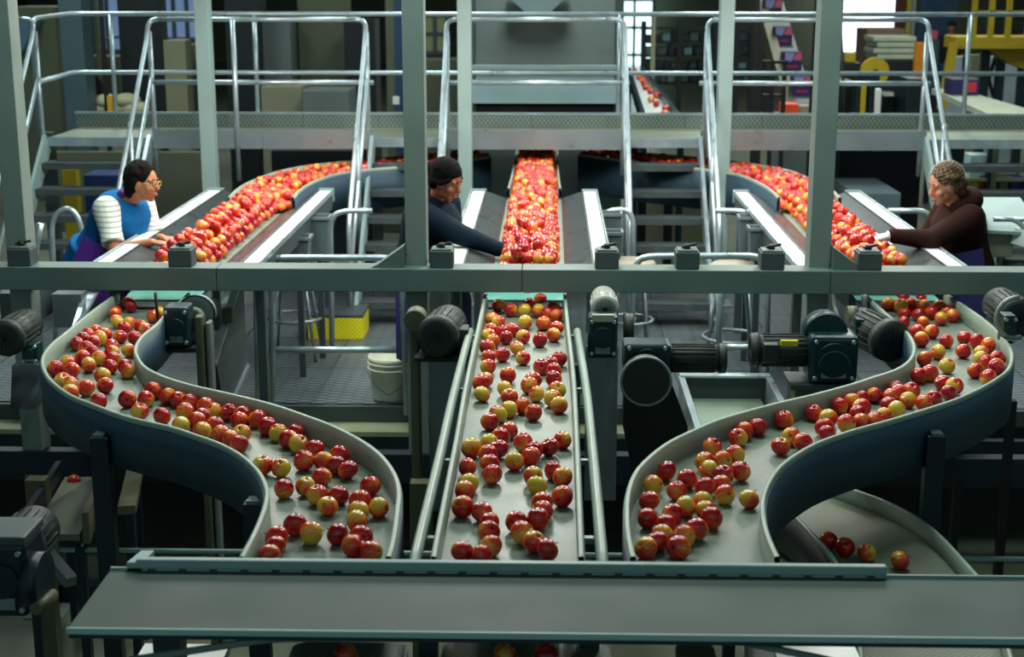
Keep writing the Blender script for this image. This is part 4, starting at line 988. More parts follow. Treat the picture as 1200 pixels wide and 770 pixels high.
# bucket
bp = PZ(456, 474, 0.012); bx, by = bp.x, 9.06
bk = thing('bucket', 'scuffed white plastic bucket with wire handle on the platform', 'bucket', (bx, by, .012))
BK = M('bucket_plastic', (222, 226, 208), .5, 0, .12, 9)
obj('bucket_body', G().lathe([(0, .014), (.118, .014), (.122, .03), (.138, .26), (.143, .26), (.145, .295), (.139, .295), (.131, .29), (.113, .04), (0, .035)], 36, (bx, by, 0)), BK, bk)
for z in (.22, .255): obj('rim_ring', G().tube([V((bx+.145*math.cos(k*PI/18), by+.145*math.sin(k*PI/18), z)) for k in range(36)], .005, 6, closed=True), BK, bk)
obj('wire_handle', G().tube([V((bx+.145*math.cos(a), by-.02+.145*math.sin(a)*1.02, .08+.12*abs(math.cos(a))**1.3)) for a in [PI+PI*k/16 for k in range(17)]], .0035, 6), M('handle_wire', (90, 94, 80), .4, .6), bk)
# low guard frames on the platform edge
def frame(pts_list, D, label):
    c = PD(*pts_list[0][0], D); t = thing('guard_railing', label, 'railing', (c.x, D, .012))
    for nm, a, b in [('post' if abs(p[0][0]-p[1][0]) < abs(p[0][1]-p[1][1]) else 'cross_rail', p[0], p[1]) for p in pts_list]:
        obj(nm, G().tube([PD(*a, D), PD(*b, D)], .02, 10), GALV, t)
    return t
frame([[(300, 320), (303, 476)], [(303, 410), (477, 410)], [(303, 330), (477, 330)]], 8.75, 'tubular guard frame with bright low rail left of the dark column')
frame([[(843, 320), (843, 415)], [(843, 407), (900, 407)], [(952, 320), (952, 400)]], 8.75, 'tubular guard frame behind the yellow tagged motor')
for px, lb in ((475, 'blue upright pipe behind the dark column'),):
    a, b = PD(px, 343, 9.3), PD(px, 418, 9.3); solo('blue_pipe', G().cyl((a.x, 9.3, .012), (a.x, 9.3, a.z+.3), .03, 12), M('blue_paint', (60, 110, 170), .4), lb, 'pipe')
for px, lb in ((979, 'thin white pipe left of the right belt'),):
    solo('thin_pipe', G().tube([PD(976, 330, 8.2), PD(978, 358, 8.2), PD(986, 386, 8.0)], .011, 8), WHITE, lb, 'pipe')
solo('thin_pipe', G().tube([PD(946, 330, 8.3), PD(945, 372, 8.3)], .012, 8), PALE, 'thin pale upright pipe behind the teal gearbox', 'pipe')
solo('grey_plate', pxbox(500, 330, 541, 384, 8.6, .05), M('satin_panel', (96, 108, 108), .45), 'grey panel between dark column and straight belt', 'panel')
# grey bins hanging by the tables
def bin_(x0, y0, x1, y1, D, lab):
    a, b = PD(x0, y1, D), PD(x1, y0, D); cx = (a.x+b.x)/2; wd = abs(b.x-a.x)/2; h = b.z-a.z
    t = thing('bin', lab, 'bin', (cx, D+wd, a.z)); g = G()
    def sq(k, z): return [(cx-wd*k, D+wd-wd*k, z), (cx+wd*k, D+wd-wd*k, z), (cx+wd*k, D+wd+wd*k, z), (cx-wd*k, D+wd+wd*k, z)]
    vs = sq(.86, a.z)+sq(1, b.z)+sq(.94, b.z)+sq(.8, a.z+.01)
    fs = [(3, 2, 1, 0)]
    for r in range(3): fs += [(r*4+i, r*4+(i+1) % 4, r*4+4+(i+1) % 4, r*4+4+i) for i in range(4)]
    fs.append((12, 13, 14, 15)); g.add(vs, fs); obj('bin_body', g, M('bin_grey', (86, 100, 104), .5), t)
    g = G()
    q = sq(1.06, b.z)
    for i in range(4): g.bar(V(q[i]), V(q[(i+1) % 4]), .012, .02)
    obj('rim', g, M('bin_rim', (110, 124, 126), .5), t)
    # hanger down to the floor
    obj('stand', G().span((cx-.02, D+wd-.02, .012), (cx+.02, D+wd+.02, a.z)), PAINTD, t)
bin_(361, 256, 384, 300, 10.0, 'tall grey bin right of the left table')
bin_(336, 280, 361, 308, 9.5, 'small grey bin right of the left table')
bin_(866, 256, 890, 300, 10.0, 'tall grey bin left of the right table')
bin_(878, 269, 902, 304, 9.5, 'small grey bin left of the right table')
bin_(704, 252, 728, 298, 9.9, 'tall grey bin right of the middle table')
bin_(705, 274, 729, 304, 9.4, 'small grey bin right of the middle table')
# side chutes under the left table
t = thing('side_chute', 'dark framed chute with a bright edge under the left table', 'chute', (-1.95, 9.0, .05))
a, b, c, d = PD(300, 343, 9.0), PD(268, 343, 9.0), PD(250, 398, 8.5), PD(300, 398, 8.6)
X = (b.x+c.x)/2
obj('side_panel', G().prism([(X, 8.45, .38), (X, 9.3, .72), (X, 9.3, .15), (X, 8.6, .02)], (.03, 0, 0)), PAINTD, t)
obj('bright_edge', G().bar((X+.0, 8.45, .39), (X+.0, 9.3, .73), .05, .02), GALV, t)
obj('lower_edge', G().bar((X+.03, 8.6, .03), (X+.03, 9.3, .16), .03, .02), GALV, t)
obj('clamp', G().box((X+.02, 8.85, .60), (.07, .07, .09)), OLIVE, t, .01)
obj('leg', G().span((X-.02, 8.95, .012), (X+.02, 9.0, .3)), BLACK, t)
# clutter left of the left belt
solo('equipment_box', pxbox(62, 345, 96, 384, 8.5, .5), M('satin_panel', (96, 108, 108)), 'grey machine panel left of the left belt, below the long beam', 'panel')
solo('shiny_cover', G().prism([PD(14, 428, 7.6), PD(50, 428, 7.6), PD(40, 480, 7.3), PD(12, 480, 7.3)], (0, .25, 0)), M('shiny_steel', (130, 145, 155), .22, .9, .3, 4), 'crumpled shiny steel cover left of the left belt bend', 'cover')
solo('equipment_box', pxbox(0, 344, 40, 380, 8.3, .4), PAINTD, 'dark machine panel at the left edge behind the round motor', 'panel')
solo('steel_channel', G().prism([PD(96, 345, 8.6), PD(112, 345, 8.6), PD(98, 372, 8.2), PD(84, 384, 8.2)], (0, .06, 0)), GALV, 'small steel channel beside the far wall of the left belt', 'channel')
# chute tray right of centre
CH = thing('tray_conveyor', 'pale green tray conveyor with grey frame, left of the right belt', 'conveyor', (1.0, 6.9, PITZ))
zc = .38
p = [PZ(799, 444, zc), PZ(903, 444, zc), PZ(925, 505, zc), PZ(822, 540, zc)]
xa, xb = PZ(800, 446, zc).x, PZ(903, 446, zc).x; ya = PZ(850, 442, zc).y
obj('bed', G().span((xa+.04, 5.6, zc-.16), (xb-.04, ya, zc-.13)), weave('green_belt', (112, 134, 118), (136, 158, 140), 50, 50, .45), CH)
obj('end_plate', G().span((xa, ya, zc-.18), (xb, ya+.02, zc)), PAINTD, CH); obj('end_lip', G().span((xa-.01, ya-.02, zc), (xb+.01, ya+.05, zc+.012)), GALV, CH)
for x in (xa, xb): obj('side_rail', G().span((x-.018, 5.6, zc-.16), (x+.018, ya, zc+.005)), GALV, CH, .003)
for x in (xa, xb):
    for y in (5.8, ya-.1): obj('leg', G().span((x-.025, y-.025, PITZ), (x+.025, y+.025, zc-.16)), NAVY, CH)
# ================================================================ pit structure
for i, (y, z, hh, x0_, x1_, lb) in enumerate(((7.9, -.05, .14, -3.6, 3.6, 'dark blue cross beam below the platform edge'), (6.2, .12, .05, -2.2, 2.2, 'thin pale cross rod under the belts'), (7.0, -.45, .1, -3.6, 3.6, 'deep dark cross beam under the belts'))):
    solo('cross_beam', G().span((x0_, y, z-hh/2), (x1_, y+.09, z+hh/2)), NAVY, lb, 'beam', None, .004) if i != 1 else \
        solo('cross_rod', G().cyl((x0_, y, z), (x1_, y, z), .012, 8), PALE, lb, 'rod')
for px, lb in ((492, 'pale upright post left of the straight belt, in the dark underspace'), (40, 'pale upright post at far left, in the dark underspace')):
    a = PD(px, 560, 6.9); solo('under_post', G().span((a.x-.05, 6.9, PITZ), (a.x+.05, 6.98, .2)), OLIVE, lb, 'post')
for px, D, lb in ((1177, 7.4, 'black upright post in front of the concrete floor at right'), (1121, 8.0, 'black post behind the right belt leg')):
    a = PD(px, 600, D); solo('under_post', G().span((a.x-.02, D, PITZ), (a.x+.02, D+.05, .5)), BLACK, lb, 'post')
# lower left conveyor
LLc = thing('lower_conveyor', 'small inclined conveyor in the shade below the left belt bend', 'conveyor', (-2.4, 7, PITZ))
fa, fb_, na, nb_ = PD(76, 556, 7.7), PD(116, 578, 7.6), PD(42, 611, 6.4), PD(74, 642, 6.1)
fa = V((fa.x, 7.7, 0)); fb_ = V((fa.x+.22, 7.7, 0)); na = V((PD(45, 612, 6.3).x, 6.2, .0)); nb_ = na+V((.22, 0, 0))
z_f, z_n = PD(90, 566, 7.6).z, PD(55, 626, 6.2).z
for v in (fa, fb_): v.z = z_f
for v in (na, nb_): v.z = z_n
obj('belt', G().prism([na, nb_, fb_, fa], (0, 0, -.03)), BELTL, LLc)
obj('side_rail', G().bar(nb_+V((.03, 0, .03)), fb_+V((.03, 0, .03)), .03, .14), OLIVE, LLc)
obj('side_rail', G().bar(na-V((.03, 0, -.03)), fa-V((.03, 0, -.03)), .03, .12), NAVY, LLc)
obj('outer_rail', G().bar(nb_+V((.19, .1, .08)), fb_+V((.19, 0, .1)), .08, .04), OLIVE, LLc)
obj('front_guard', G().bar(na+V((0, -.06, .05)), nb_+V((.05, -.3, -.1)), .05, .05), M('clamp_steel', (96, 112, 116)), LLc)
for v in (na, nb_, fa, fb_, nb_+V((.19, .15, .1)), fb_+V((.19, -.05, .1))): obj('leg', G().span((v.x-.02, v.y-.02, PITZ), (v.x+.02, v.y+.02, v.z-.05)), NAVY, LLc)
q = PD(85, 547, 7.75); o = bpy.data.objects.new('apple', AME['r'][1]); COL.objects.link(o); o.location = (fa.x+.1, 7.55, z_f+.03-.005*0); tag(o, 'single dark red apple on the small inclined conveyor at lower left', 'apple')
# right corner tray behind the woman in brown
t = thing('side_conveyor', 'pale steel conveyor head with round rollers at the right edge beside the brown hoodie', 'conveyor', (3.0, 9.2, .012))
a = PD(1165, 275, 9.0)
obj('end_box', G().span((a.x-.08, 9.0, a.z-.14), (a.x+.12, 9.3, a.z+.03)), M('tan_paint', (134, 132, 112), .5), t, .005)
obj('top_plate', G().prism([(a.x-.14, 8.95, a.z+.02), (a.x+.3, 8.95, a.z+.0), (a.x+.25, 9.35, a.z+.16), (a.x-.05, 9.35, a.z+.16)], (0, 0, .02)), PALE, t)
obj('white_side', G().prism([(a.x-.17, 8.98, a.z-.16), (a.x-.08, 8.98, a.z+.05), (a.x-.05, 8.98, a.z+.08), (a.x-.12, 8.98, a.z-.18)], (0, .2, 0)), WHITE, t)
obj('white_strip', G().bar((a.x+.12, 9.0, a.z+.0), (a.x+.7, 8.6, a.z-.12), .05, .1), WHITE, t)
for q in (0, .12): obj('tube', G().tube(bend([(a.x-.02+q, 8.97, a.z+.1), (a.x+.12+q, 8.97, a.z+.1), (a.x+.22+q, 8.95, a.z-.02), (a.x+.5, 8.9, a.z-.06)], .05), .016, 8), GALV, t)
for x in (a.x-.03, a.x+.09): obj('leg', G().span((x-.02, 9.1, .012), (x+.02, 9.14, a.z-.14)), PALE, t)
obj('roller', G().cyl((a.x+.1, 9.1, a.z-.22), (a.x+.6, 9.1, a.z-.22), .05, 14), PAINT, t)
# ================================================================ background: hopper
D = 14.2
h = thing('hopper', 'huge grey steel hopper with a sloping front, beyond the walkway in the middle', 'hopper', (XD(640, D), D+.8, 0))
HP = M('hopper_paint', (72, 84, 80), .5, 0, .1, 2); HL = M('hopper_light', (120, 142, 146), .4, .1, .08, 2)
xa, xb = XD(553, D), XD(724, D); z = lambda y: PD(640, y, D).z
obj('tank', G().span((xa, D+.35, z(78)), (xb, D+1.8, z(-60))), HP, h, .01)
obj('sloped_front', G().prism([(xa, D+.02, z(78)), (xa, D+.35, z(78)), (xa, D+.35, z(20)+.3)], (xb-xa, 0, 0)), HP, h)
obj('lip', G().span((xa-.02, D-.04, z(82)), (xb+.02, D+.02, z(76))), PALE, h, .005)
obj('apron', G().prism([(xa, D+.02, z(82)), (xa, D+.05, z(82)), (xa, D+.0, z(120)), (xa, D-.12, z(120))], (xb-xa, 0, 0)), HL, h)
obj('slot', G().span((xa, D+.0, z(134)), (xb, D+.3, z(119))), M('housing_black', (8, 9, 9), .7), h)
obj('lower_body', G().span((xa, D+.05, 0), (xb, D+1.5, z(134))), HP, h)
for x in (xa, xb): obj('corner_post', G().span((x-.04, D-.02, 0), (x+.04, D+.1, z(-40))), PAINTD, h)
c = PD(630, 12, D-.1); obj('spout', G().prism([c+V((-.3, 0, .14)), c+V((.3, 0, .14)), c+V((.12, 0, -.02)), c+V((-.12, 0, -.02))], (0, .35, 0)), HL, h, .005)
# ---------------------------------------------------------------- background machines
def bg(name, label, cat, x0, y0, x1, y1, D, dep, mat, bevel=.01, floor=False, group=None):
    g = pxbox(x0, y0, x1, y1, D, dep)
    if floor:
        zs = sorted(set(round(v.z, 5) for v in g.v))
        for v in g.v:
            if abs(v.z-zs[0]) < 1e-3: v.z = 0.0
    return solo(name, g, mat, label, cat, group, bevel)
BGO = M('olive_panel', (84, 90, 70), .6, 0, .12, 1.5); BGD = M('dark_machine', (16, 24, 26), .5, 0, .2, 2); BGB = M('slate_paint', (64, 86, 92), .5, 0, .1, 2)
BGT = M('beige_panel', (128, 128, 104), .6, 0, .15, 1.5); BGG = M('grey_panel_far', (98, 108, 106), .5, 0, .1, 2); CRM = M('cream_sack', (176, 172, 138), .7, 0, .12, 5)
bg('cabinet', 'tall olive cabinet beyond the far left staircase', 'cabinet', 14, 8, 68, 150, 17.5, .8, BGO, floor=True)
solo('sloping_duct', G().prism([PD(20, 22, 17.2), PD(42, 22, 17.2), PD(26, 60, 17.2), PD(20, 60, 17.2)], (0, .3, 0)), M('blue_grey_duct', (84, 112, 134), .4), 'sloping blue grey duct at the top left', 'duct')
bg('pillar', 'thick slate blue pillar beyond the walkway at far left', 'pillar', 70, -60, 97, 140, 16, .35, BGB, floor=True)
bg('machine_tower', 'tall black machine tower left of the beige pillar', 'machine', 139, -60, 189, 135, 17, .3, BGD, floor=True)
bg('pillar', 'beige pillar between the black towers at left', 'pillar', 193, 47, 219, 138, 17.0, .3, BGT, floor=True)
bg('machine_tower', 'dark slab just right of the beige pillar', 'machine', 219, 52, 240, 138, 17.6, .4, BGO, floor=True)
bg('machine_tower', 'second black tower, right of the pale slim column', 'machine', 264, -50, 300, 138, 17, .7, BGD, floor=True)
bg('cabinet', 'pale grey cabinet right of the second black tower', 'cabinet', 302, 22, 341, 106, 17.4, .5, BGG, floor=True)
bg('cabinet', 'olive grey cabinet in the upper left middle', 'cabinet', 349, -40, 404, 104, 17.8, .6, BGO, floor=True)
bg('crate', 'beige crate under the grey cabinet', 'crate', 306, 101, 354, 138, 16, .6, BGT, floor=True)
bg('chest', 'dark grey chest with a pale lid right of the beige crate', 'chest', 354, 106, 409, 138, 15.6, .6, BGG, floor=True)
bg('machine', 'dark machine housing left of the dark column', 'machine', 404, 22, 440, 128, 17.0, .5, BGD, floor=True)
bg('post', 'olive post left of the dark column in the background', 'post', 452, -40, 461, 132, 16, .12, BGO, floor=True)
bg('pipe', 'blue upright duct behind the dark column', 'duct', 462, -40, 472, 132, 17, .1, M('blue_duct', (44, 70, 104), .4), floor=True)
bg('sign_card', 'small white card on the olive post', 'sign', 460, 113, 468, 123, 15.9, .02, WHITE)
bg('cabinet', 'dark olive cabinet between dark column and big hopper', 'cabinet', 496, 70, 536, 132, 16.4, .5, BGO, floor=True)
sk = thing('sack_pile', 'cream sacks piled behind the far left walkway', 'sacks', (XD(137, 16.4), 16.5, 0))
for i, (px, py, w_) in enumerate(((115, 127, .17), (135, 126, .16), (157, 127, .17), (125, 119, .15), (148, 118, .15))):
    p = PD(px, py, 16.5); g = G(); g.ell(p, (w_, .18, .085), None, 14, 9); g.ell(p+V((w_*.5, 0, 0)), (w_*.55, .15, .07), None, 12, 7); o = obj('sack', g, CRM, sk)
obj('pallet', G().span((XD(103, 16.3), 16.3, 0), (XD(172, 16.3), 16.8, PD(130, 134, 16.5).z)), BGT, sk)
bp_ = thing('striped_pole', 'thin black pole with a yellow sleeve near the sacks', 'pole', (XD(126, 15.6), 15.6, 0))
obj('pole', G().span((XD(124, 15.6), 15.6, 0), (XD(128.5, 15.6), 15.65, 2.9)), BLACK, bp_)
obj('yellow_sleeve', G().span((XD(127.5, 15.5), 15.5, PD(0, 137, 15.5).z), (XD(132.5, 15.5), 15.58, PD(0, 112, 15.5).z)), M('yellow_sleeve', (212, 160, 20), .5), bp_)
g = G().bar(PD(100, 80, 16.6), PD(128, 118, 16.6), .06, .12); solo('black_brace', g, BLACK, 'diagonal black brace next to the slate pillar', 'brace')
for i, (y, lb) in enumerate(((46, 'upper thin rail in front of the far left window'), (84, 'lower thin rail in front of the far left window'))):
    solo('thin_rail', G().cyl(PD(97, y+3, 20), PD(142, y-3, 20), .02, 6), PAINTD, lb, 'rail')
for px, lb in ((104, 'left'), (112, 'right')):
    bg('window_post', '%s olive post in front of the far left window' % lb, 'post', px-2, -20, px+2, 76, 19, .08, BGO, floor=True)
bg('cabinet', 'low olive cabinet under the far left window', 'cabinet', 98, 66, 140, 92, 20, .5, BGO, floor=True)
# under the walkway, left
for px, lb in ((83, 'yellow post behind the treads of the far left staircase'),):
    bg('yellow_post', lb, 'post', 75, 198, 92, 290, 13.9, .12, YELD, floor=True)
bg('blue_tub', 'blue tub behind the far left staircase', 'tub', 98, 205, 150, 226, 14.2, .5, M('blue_tub', (24, 52, 108), .5), floor=True)
bg('panel_wall', 'low olive partition under the left part of the walkway', 'partition', 60, 178, 250, 262, 15.3, .1, BGO, floor=True)
bg('dark_tank', 'dark tank under the walkway behind the left feed belt', 'tank', 318, 176, 434, 205, 14.0, 1.0, BGD, floor=True)
# behind the middle right stairs
bg('partition', 'beige partition behind the staircase right of the straight belt', 'partition', 742, 232, 850, 345, 14.2, .1, BGT, floor=True)
for px, lb in ((752, 'left'), (783, 'right')):
    bg('dark_post', '%s black post behind the open treads right of the straight belt' % lb, 'post', px-5, 200, px+5, 330, 13.6, .1, BLACK, floor=True)
bg('partition', 'olive partition behind the staircase left of the straight belt', 'partition', 400, 225, 500, 345, 15.3, .1, BGO, floor=True)
# black box and grey unit at right under the walkway
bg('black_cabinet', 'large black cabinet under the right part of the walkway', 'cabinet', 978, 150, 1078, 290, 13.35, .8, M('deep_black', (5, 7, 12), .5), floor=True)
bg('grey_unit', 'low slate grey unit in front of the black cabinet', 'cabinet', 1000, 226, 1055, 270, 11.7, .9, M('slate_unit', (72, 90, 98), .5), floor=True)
g = G()
sh = thing('rack', 'open rack with coloured cartons behind the far right staircase', 'shelf', (XD(1170, 14.3), 14.5, 0))
for y in (212-3, 243, 275, 306): z_ = PD(1170, y, 14.3).z; obj('shelf_board', G().span((XD(1128, 14.3), 14.3, z_-.03), (XD(1210, 14.3), 14.8, z_)), BGT, sh)
for px in (1128, 1168, 1209): obj('upright', G().span((XD(px, 14.3)-.02, 14.28, 0), (XD(px, 14.3)+.02, 14.34, PD(0, 168, 14.3).z)), BGO, sh)
for i, (x0_, x1_, y0_, yb_, c, nm) in enumerate(((1138, 1146, 214, 243, (190, 186, 60), 'yellow'), (1147, 1160, 206, 243, (186, 40, 50), 'red'), (1161, 1166, 215, 243, (200, 206, 200), 'white'), (1171, 1180, 212, 243, (90, 110, 90), 'green'), (1185, 1200, 208, 243, (40, 40, 120), 'dark blue'),
        (1137, 1160, 182, 209, (166, 196, 196), 'pale blue'), (1140, 1166, 256, 275, (90, 120, 60), 'moss green'), (1186, 1200, 252, 275, (50, 40, 130), 'violet'))):
    g = pxbox(x0_, y0_, x1_, yb_, 14.36, .25); solo('carton', g, M('carton_%s' % nm.replace(' ', '_'), c, .5), '%s carton on the rack behind the far right staircase' % nm, 'box', 'cartons on the rack at right')
# right background
D = 24
for k, (xa_, xb_, lb) in enumerate(((752, 836, 'left'), (860, 896, 'right'))):
    r = thing('shelf_rack', '%s dark storage rack in the far background right of the hopper' % lb, 'shelf', (XD((xa_+xb_)/2, D), D, 0))
    for i in range(5):
        z_ = PD(0, 32+16*i, D).z; obj('shelf_board', G().span((XD(xa_, D), D, z_-.03), (XD(xb_, D), D+.6, z_)), BGD, r)
    for px in (xa_, (xa_+xb_)/2, xb_): obj('upright', G().span((XD(px, D)-.04, D-.04, 0), (XD(px, D)+.04, D+.04, PD(0, 24, D).z)), BGD, r)
    random.seed(3+k)
    for i in range(1, 5):
        px = xa_+5; nb_ = 0
        while px < xb_-8:
            wv = random.uniform(5, 10); cidx = random.choice(((38, 60, 66), (24, 40, 44), (96, 130, 136), (60, 80, 76), (20, 30, 34)))
            cn = {(38, 60, 66): 'slate', (24, 40, 44): 'dark', (96, 130, 136): 'pale blue', (60, 80, 76): 'grey green', (20, 30, 34): 'black'}[cidx]
            g = pxbox(px, 32+16*i-random.uniform(6, 12), px+wv, 32+16*i, D+.05, .4)
            solo('box', g, M('rack_%s' % cn.replace(' ', '_'), cidx, .35), '%s box, %s from the left on the %s shelf of the %s far rack' % (cn, ('first', 'second', 'third', 'fourth', 'fifth', 'sixth', 'seventh', 'eighth', 'ninth', 'tenth', 'eleventh', 'twelfth')[nb_], ('', 'top', 'second', 'third', 'lowest')[i], lb), 'box', 'boxes on the %s far storage rack' % lb)
            nb_ += 1
            px += wv+random.uniform(1, 5)
bg('white_post', 'thin cream post near the far racks', 'post', 763, 18, 768, 74, 21, .08, CRM, floor=True)
# black frame
fr_ = thing('steel_scaffold', 'tall black steel frame right of the pale slim column at right', 'frame', (XD(880, 15), 15.2, 0))
for px, y0_ in ((883, -60), (888, 20), (950, -60)): obj('post', G().span((XD(px, 15)-.02, 15, 0), (XD(px, 15)+.02, 15.05, PD(0, y0_, 15).z)), BLACK, fr_)
tb_ = thing('black_table', 'black table frame beyond the walkway at right', 'table', (XD(900, 15.2), 15.4, 0))
for px in (890, 903, 917): obj('leg', G().span((XD(px, 15.2)-.02, 15.2, 0), (XD(px, 15.2)+.02, 15.25, PD(0, 70, 15.2).z)), BLACK, tb_)
for y in (70, 109): z_ = PD(0, y, 15.2).z; obj('rail', G().span((XD(887, 15.2), 15.2, z_-.03), (XD(919, 15.2), 15.3, z_)), BLACK, tb_)
# inclined box conveyor
ic = thing('inclined_conveyor', 'inclined conveyor carrying printed boxes, upper right of the middle', 'conveyor', (XD(915, 20), 20, 0))
a, b = PD(884, -14, 21.2), PD(926, 138, 18.7)
obj('side_frame', G().bar(a, b, .12, .3), OLIVE, ic); obj('bed', G().bar(a+V((.25, .15, -.2)), b+V((.25, .15, -.2)), .36, .05), M('bed_grey', (66, 74, 66), .5), ic)
for t_ in (.15, .85): p = a*(1-t_)+b*t_; obj('leg', G().span((p.x-.04, p.y, 0), (p.x+.04, p.y+.08, p.z)), OLIVE, ic)
NV = M('carton_navy', (32, 34, 84), .45); PK = M('carton_pink', (214, 92, 118), .4); LV = M('carton_lavender', (150, 150, 200), .4)
for i, (px, py) in enumerate(((906, 10), (918, 42), (929, 72), (940, 101))):
    Dd = 20.5-i*.55; s_ = .235; p = PD(px, py, Dd)
    c = thing('printed_box', 'navy box with pink and lavender print, %s on the inclined conveyor' % ('topmost', 'second from the top', 'third from the top', 'lowest')[i], 'box', (p.x, Dd+.12, p.z-.13))
    obj('carton', G().span((p.x-.12, Dd, p.z-.13), (p.x+.12, Dd+.24, p.z+.12)), NV, c, .004)
    obj('print', G().prism([(p.x-.1, Dd-.004, p.z+.02), (p.x-.02, Dd-.004, p.z-.0), (p.x+.03, Dd-.004, p.z+.11), (p.x-.1, Dd-.004, p.z+.11)], (0, .003, 0)), LV, c, 0, 'lavender printed patch')
    obj('print', G().prism([(p.x-.0, Dd-.004, p.z+.02), (p.x+.11, Dd-.004, p.z+.01), (p.x+.11, Dd-.004, p.z+.11), (p.x+.05, Dd-.004, p.z+.11)], (0, .003, 0)), PK, c, 0, 'pink printed patch')
    obj('print', G().span((p.x-.07, Dd-.004, p.z-.08), (p.x+.07, Dd-.001, p.z-.05)), M('carton_crimson', (170, 30, 70), .4), c, 0, 'small crimson strip')
    obj('tray', G().span((p.x-.14, Dd-.02, p.z-.155), (p.x+.14, Dd+.26, p.z-.13)), BGG, c)
bg('orange_box', 'orange box on the floor beyond the walkway at right', 'box', 917, 122, 936, 136, 15.6, .25, M('orange_card', (222, 74, 34), .5))
bg('cream_box', 'small cream box beside the orange box', 'box', 937, 124, 949, 136, 15.8, .2, BGT)
bg('grey_stand', 'low grey stand under the orange box', 'stand', 914, 136, 952, 150, 15.5, .5, BGG, floor=True)
# crates by the window
bg('crate', 'brown crate before the bright window', 'crate', 1016, 34, 1060, 62, 27, 1, M('brown_card', (120, 96, 78), .6), floor=True)
for i in range(4):
    bg('pallet_sheet', 'white flat pack in the stack before the bright window, %s' % ('topmost', 'second from top', 'third from top', 'lowest')[i], 'box', 1024+(4 if i % 2 else 0), 43+i*7, 1074-(2 if i % 2 else 0), 48.6+i*7, 25, .8, M('flat_pack', (170, 178, 156), .5))
bg('pack_stand', 'dark stand under the white flat packs', 'stand', 1022, 70.5, 1074, 96, 25, .8, BGD, floor=True)
bg('orange_post', 'orange post right of the flat packs', 'post', 1073, 50, 1083, 78, 24.5, .15, M('orange_paint', (206, 128, 24), .5), floor=True)
for x0_, x1_, c, nm in ((1053, 1062, (110, 50, 44), 'brown red'), (1064, 1070, (206, 200, 90), 'pale yellow'), (1071, 1078, (190, 200, 210), 'white')):
    bg('window_pillar', '%s upright right of the bright window' % nm, 'pillar', x0_, -60, x1_, 44, 32, .3, M('upright_%s' % nm.replace(' ', '_'), c, .5), floor=True)
yd = thing('yellow_reel', 'yellow disc shaped reel beyond the right walkway rail', 'reel', (XD(1026, 18), 18, 0))
p = PD(1026, 84, 18); obj('disc', G().cyl(p, p+V((0, .12, 0)), .165, 28), YELD, yd); obj('hub', G().cyl(p+V((0, -.01, 0)), p+V((0, .13, 0)), .03, 14), BLACK, yd)
obj('stand', G().span((p.x-.06, 18.02, 0), (p.x+.06, 18.1, p.z)), BGD, yd)
bg('small_yellow_box', 'small yellow part beside the yellow reel', 'box', 991, 62, 1003, 73, 18.5, .15, YELD)
bg('dark_pedestal', 'dark pedestal under the small yellow part', 'stand', 985, 73.3, 1008, 96, 18.5, .3, BGD, floor=True)
for x0_, x1_, y0_, y1_, nm in ((983, 1000, 95, 150, 'left'), (1003, 1016, 100, 150, 'second'), (1018, 1030, 88, 150, 'third'), (1034, 1058, 112, 150, 'fourth'), (1062, 1080, 92, 150, 'rightmost')):
    bg('machine_block', 'dark green machine block right of the right column, %s in the row' % nm, 'machine', x0_, y0_, x1_, y1_, 15.5+.3*(x0_ % 3), .6, M('dark_green_machine', (14, 30, 30), .4, .1, .3, 3), floor=True)
bg('yellow_bar', 'narrow yellow bar between dark machine blocks', 'bar', 1010, 100, 1015, 126, 15.2, .06, YELD, floor=True)
bg('white_lamp', 'small white cylinder among the dark machine blocks', 'machine', 1027, 104, 1033, 118, 15.2, .08, WHITE, floor=True)
solo('slanted_rod', G().tube([PD(983, -20, 16), V((PD(1003, 130, 16).x, 16, 0))], .018, 6), BLACK, 'thin slanted rod beside the right column', 'rod')
# far person
fpx = XD(1107, 30); fp = thing('person', 'distant person in black shirt, blue jeans and cap, seen from behind near yellow platform', 'person', (fpx, 30, 0))
g = G(); c = V((fpx, 30, 0))
for q in (-1, 1):
    g.cap(c+V((q*.1, 0, .88)), c+V((q*.11, 0, .48)), .085, .06); g.cap(c+V((q*.11, 0, .48)), c+V((q*.11, 0, .08)), .058, .045); g.ell(c+V((q*.11, -.04, .05)), (.05, .12, .05))
loft(g, [(c+V((0, 0, zz)), V((1, 0, 0)), a, V((0, 1, 0)), b) for zz, a, b in ((.85, .16, .11), (1.0, .15, .1), (1.25, .18, .11), (1.42, .19, .1), (1.48, .08, .07))])
g.cap(c+V((0, 0, 1.45)), c+V((0, 0, 1.56)), .055, .05); g.ell(c+V((0, 0, 1.63)), (.075, .09, .11))
for q in (-1, 1): g.cap(c+V((q*.2, 0, 1.4)), c+V((q*.24, 0, 1.14)), .05, .04); g.cap(c+V((q*.24, 0, 1.14)), c+V((q*.18, .16, 1.0)), .04, .03); g.ell(c+V((q*.17, .2, .98)), (.03, .06, .04))
o = obj('body', g, M('tan_skin', (170, 104, 76)), fp); remesh(o, .02, 2)
g = G()
loft(g, [(c+V((0, 0, zz)), V((1, 0, 0)), a+.02, V((0, 1, 0)), b+.02) for zz, a, b in ((.92, .16, .11), (1.0, .16, .1), (1.25, .18, .11), (1.42, .19, .1), (1.47, .1, .07))])
for q in (-1, 1): g.cap(c+V((q*.2, 0, 1.4)), c+V((q*.235, 0, 1.18)), .068, .06)
o = obj('shirt', g, M('black_shirt', (16, 18, 26), .8), fp); remesh(o, .02, 2)
g = G(); loft(g, [(c+V((0, 0, zz)), V((1, 0, 0)), .175, V((0, 1, 0)), .13) for zz in (.84, .95)])
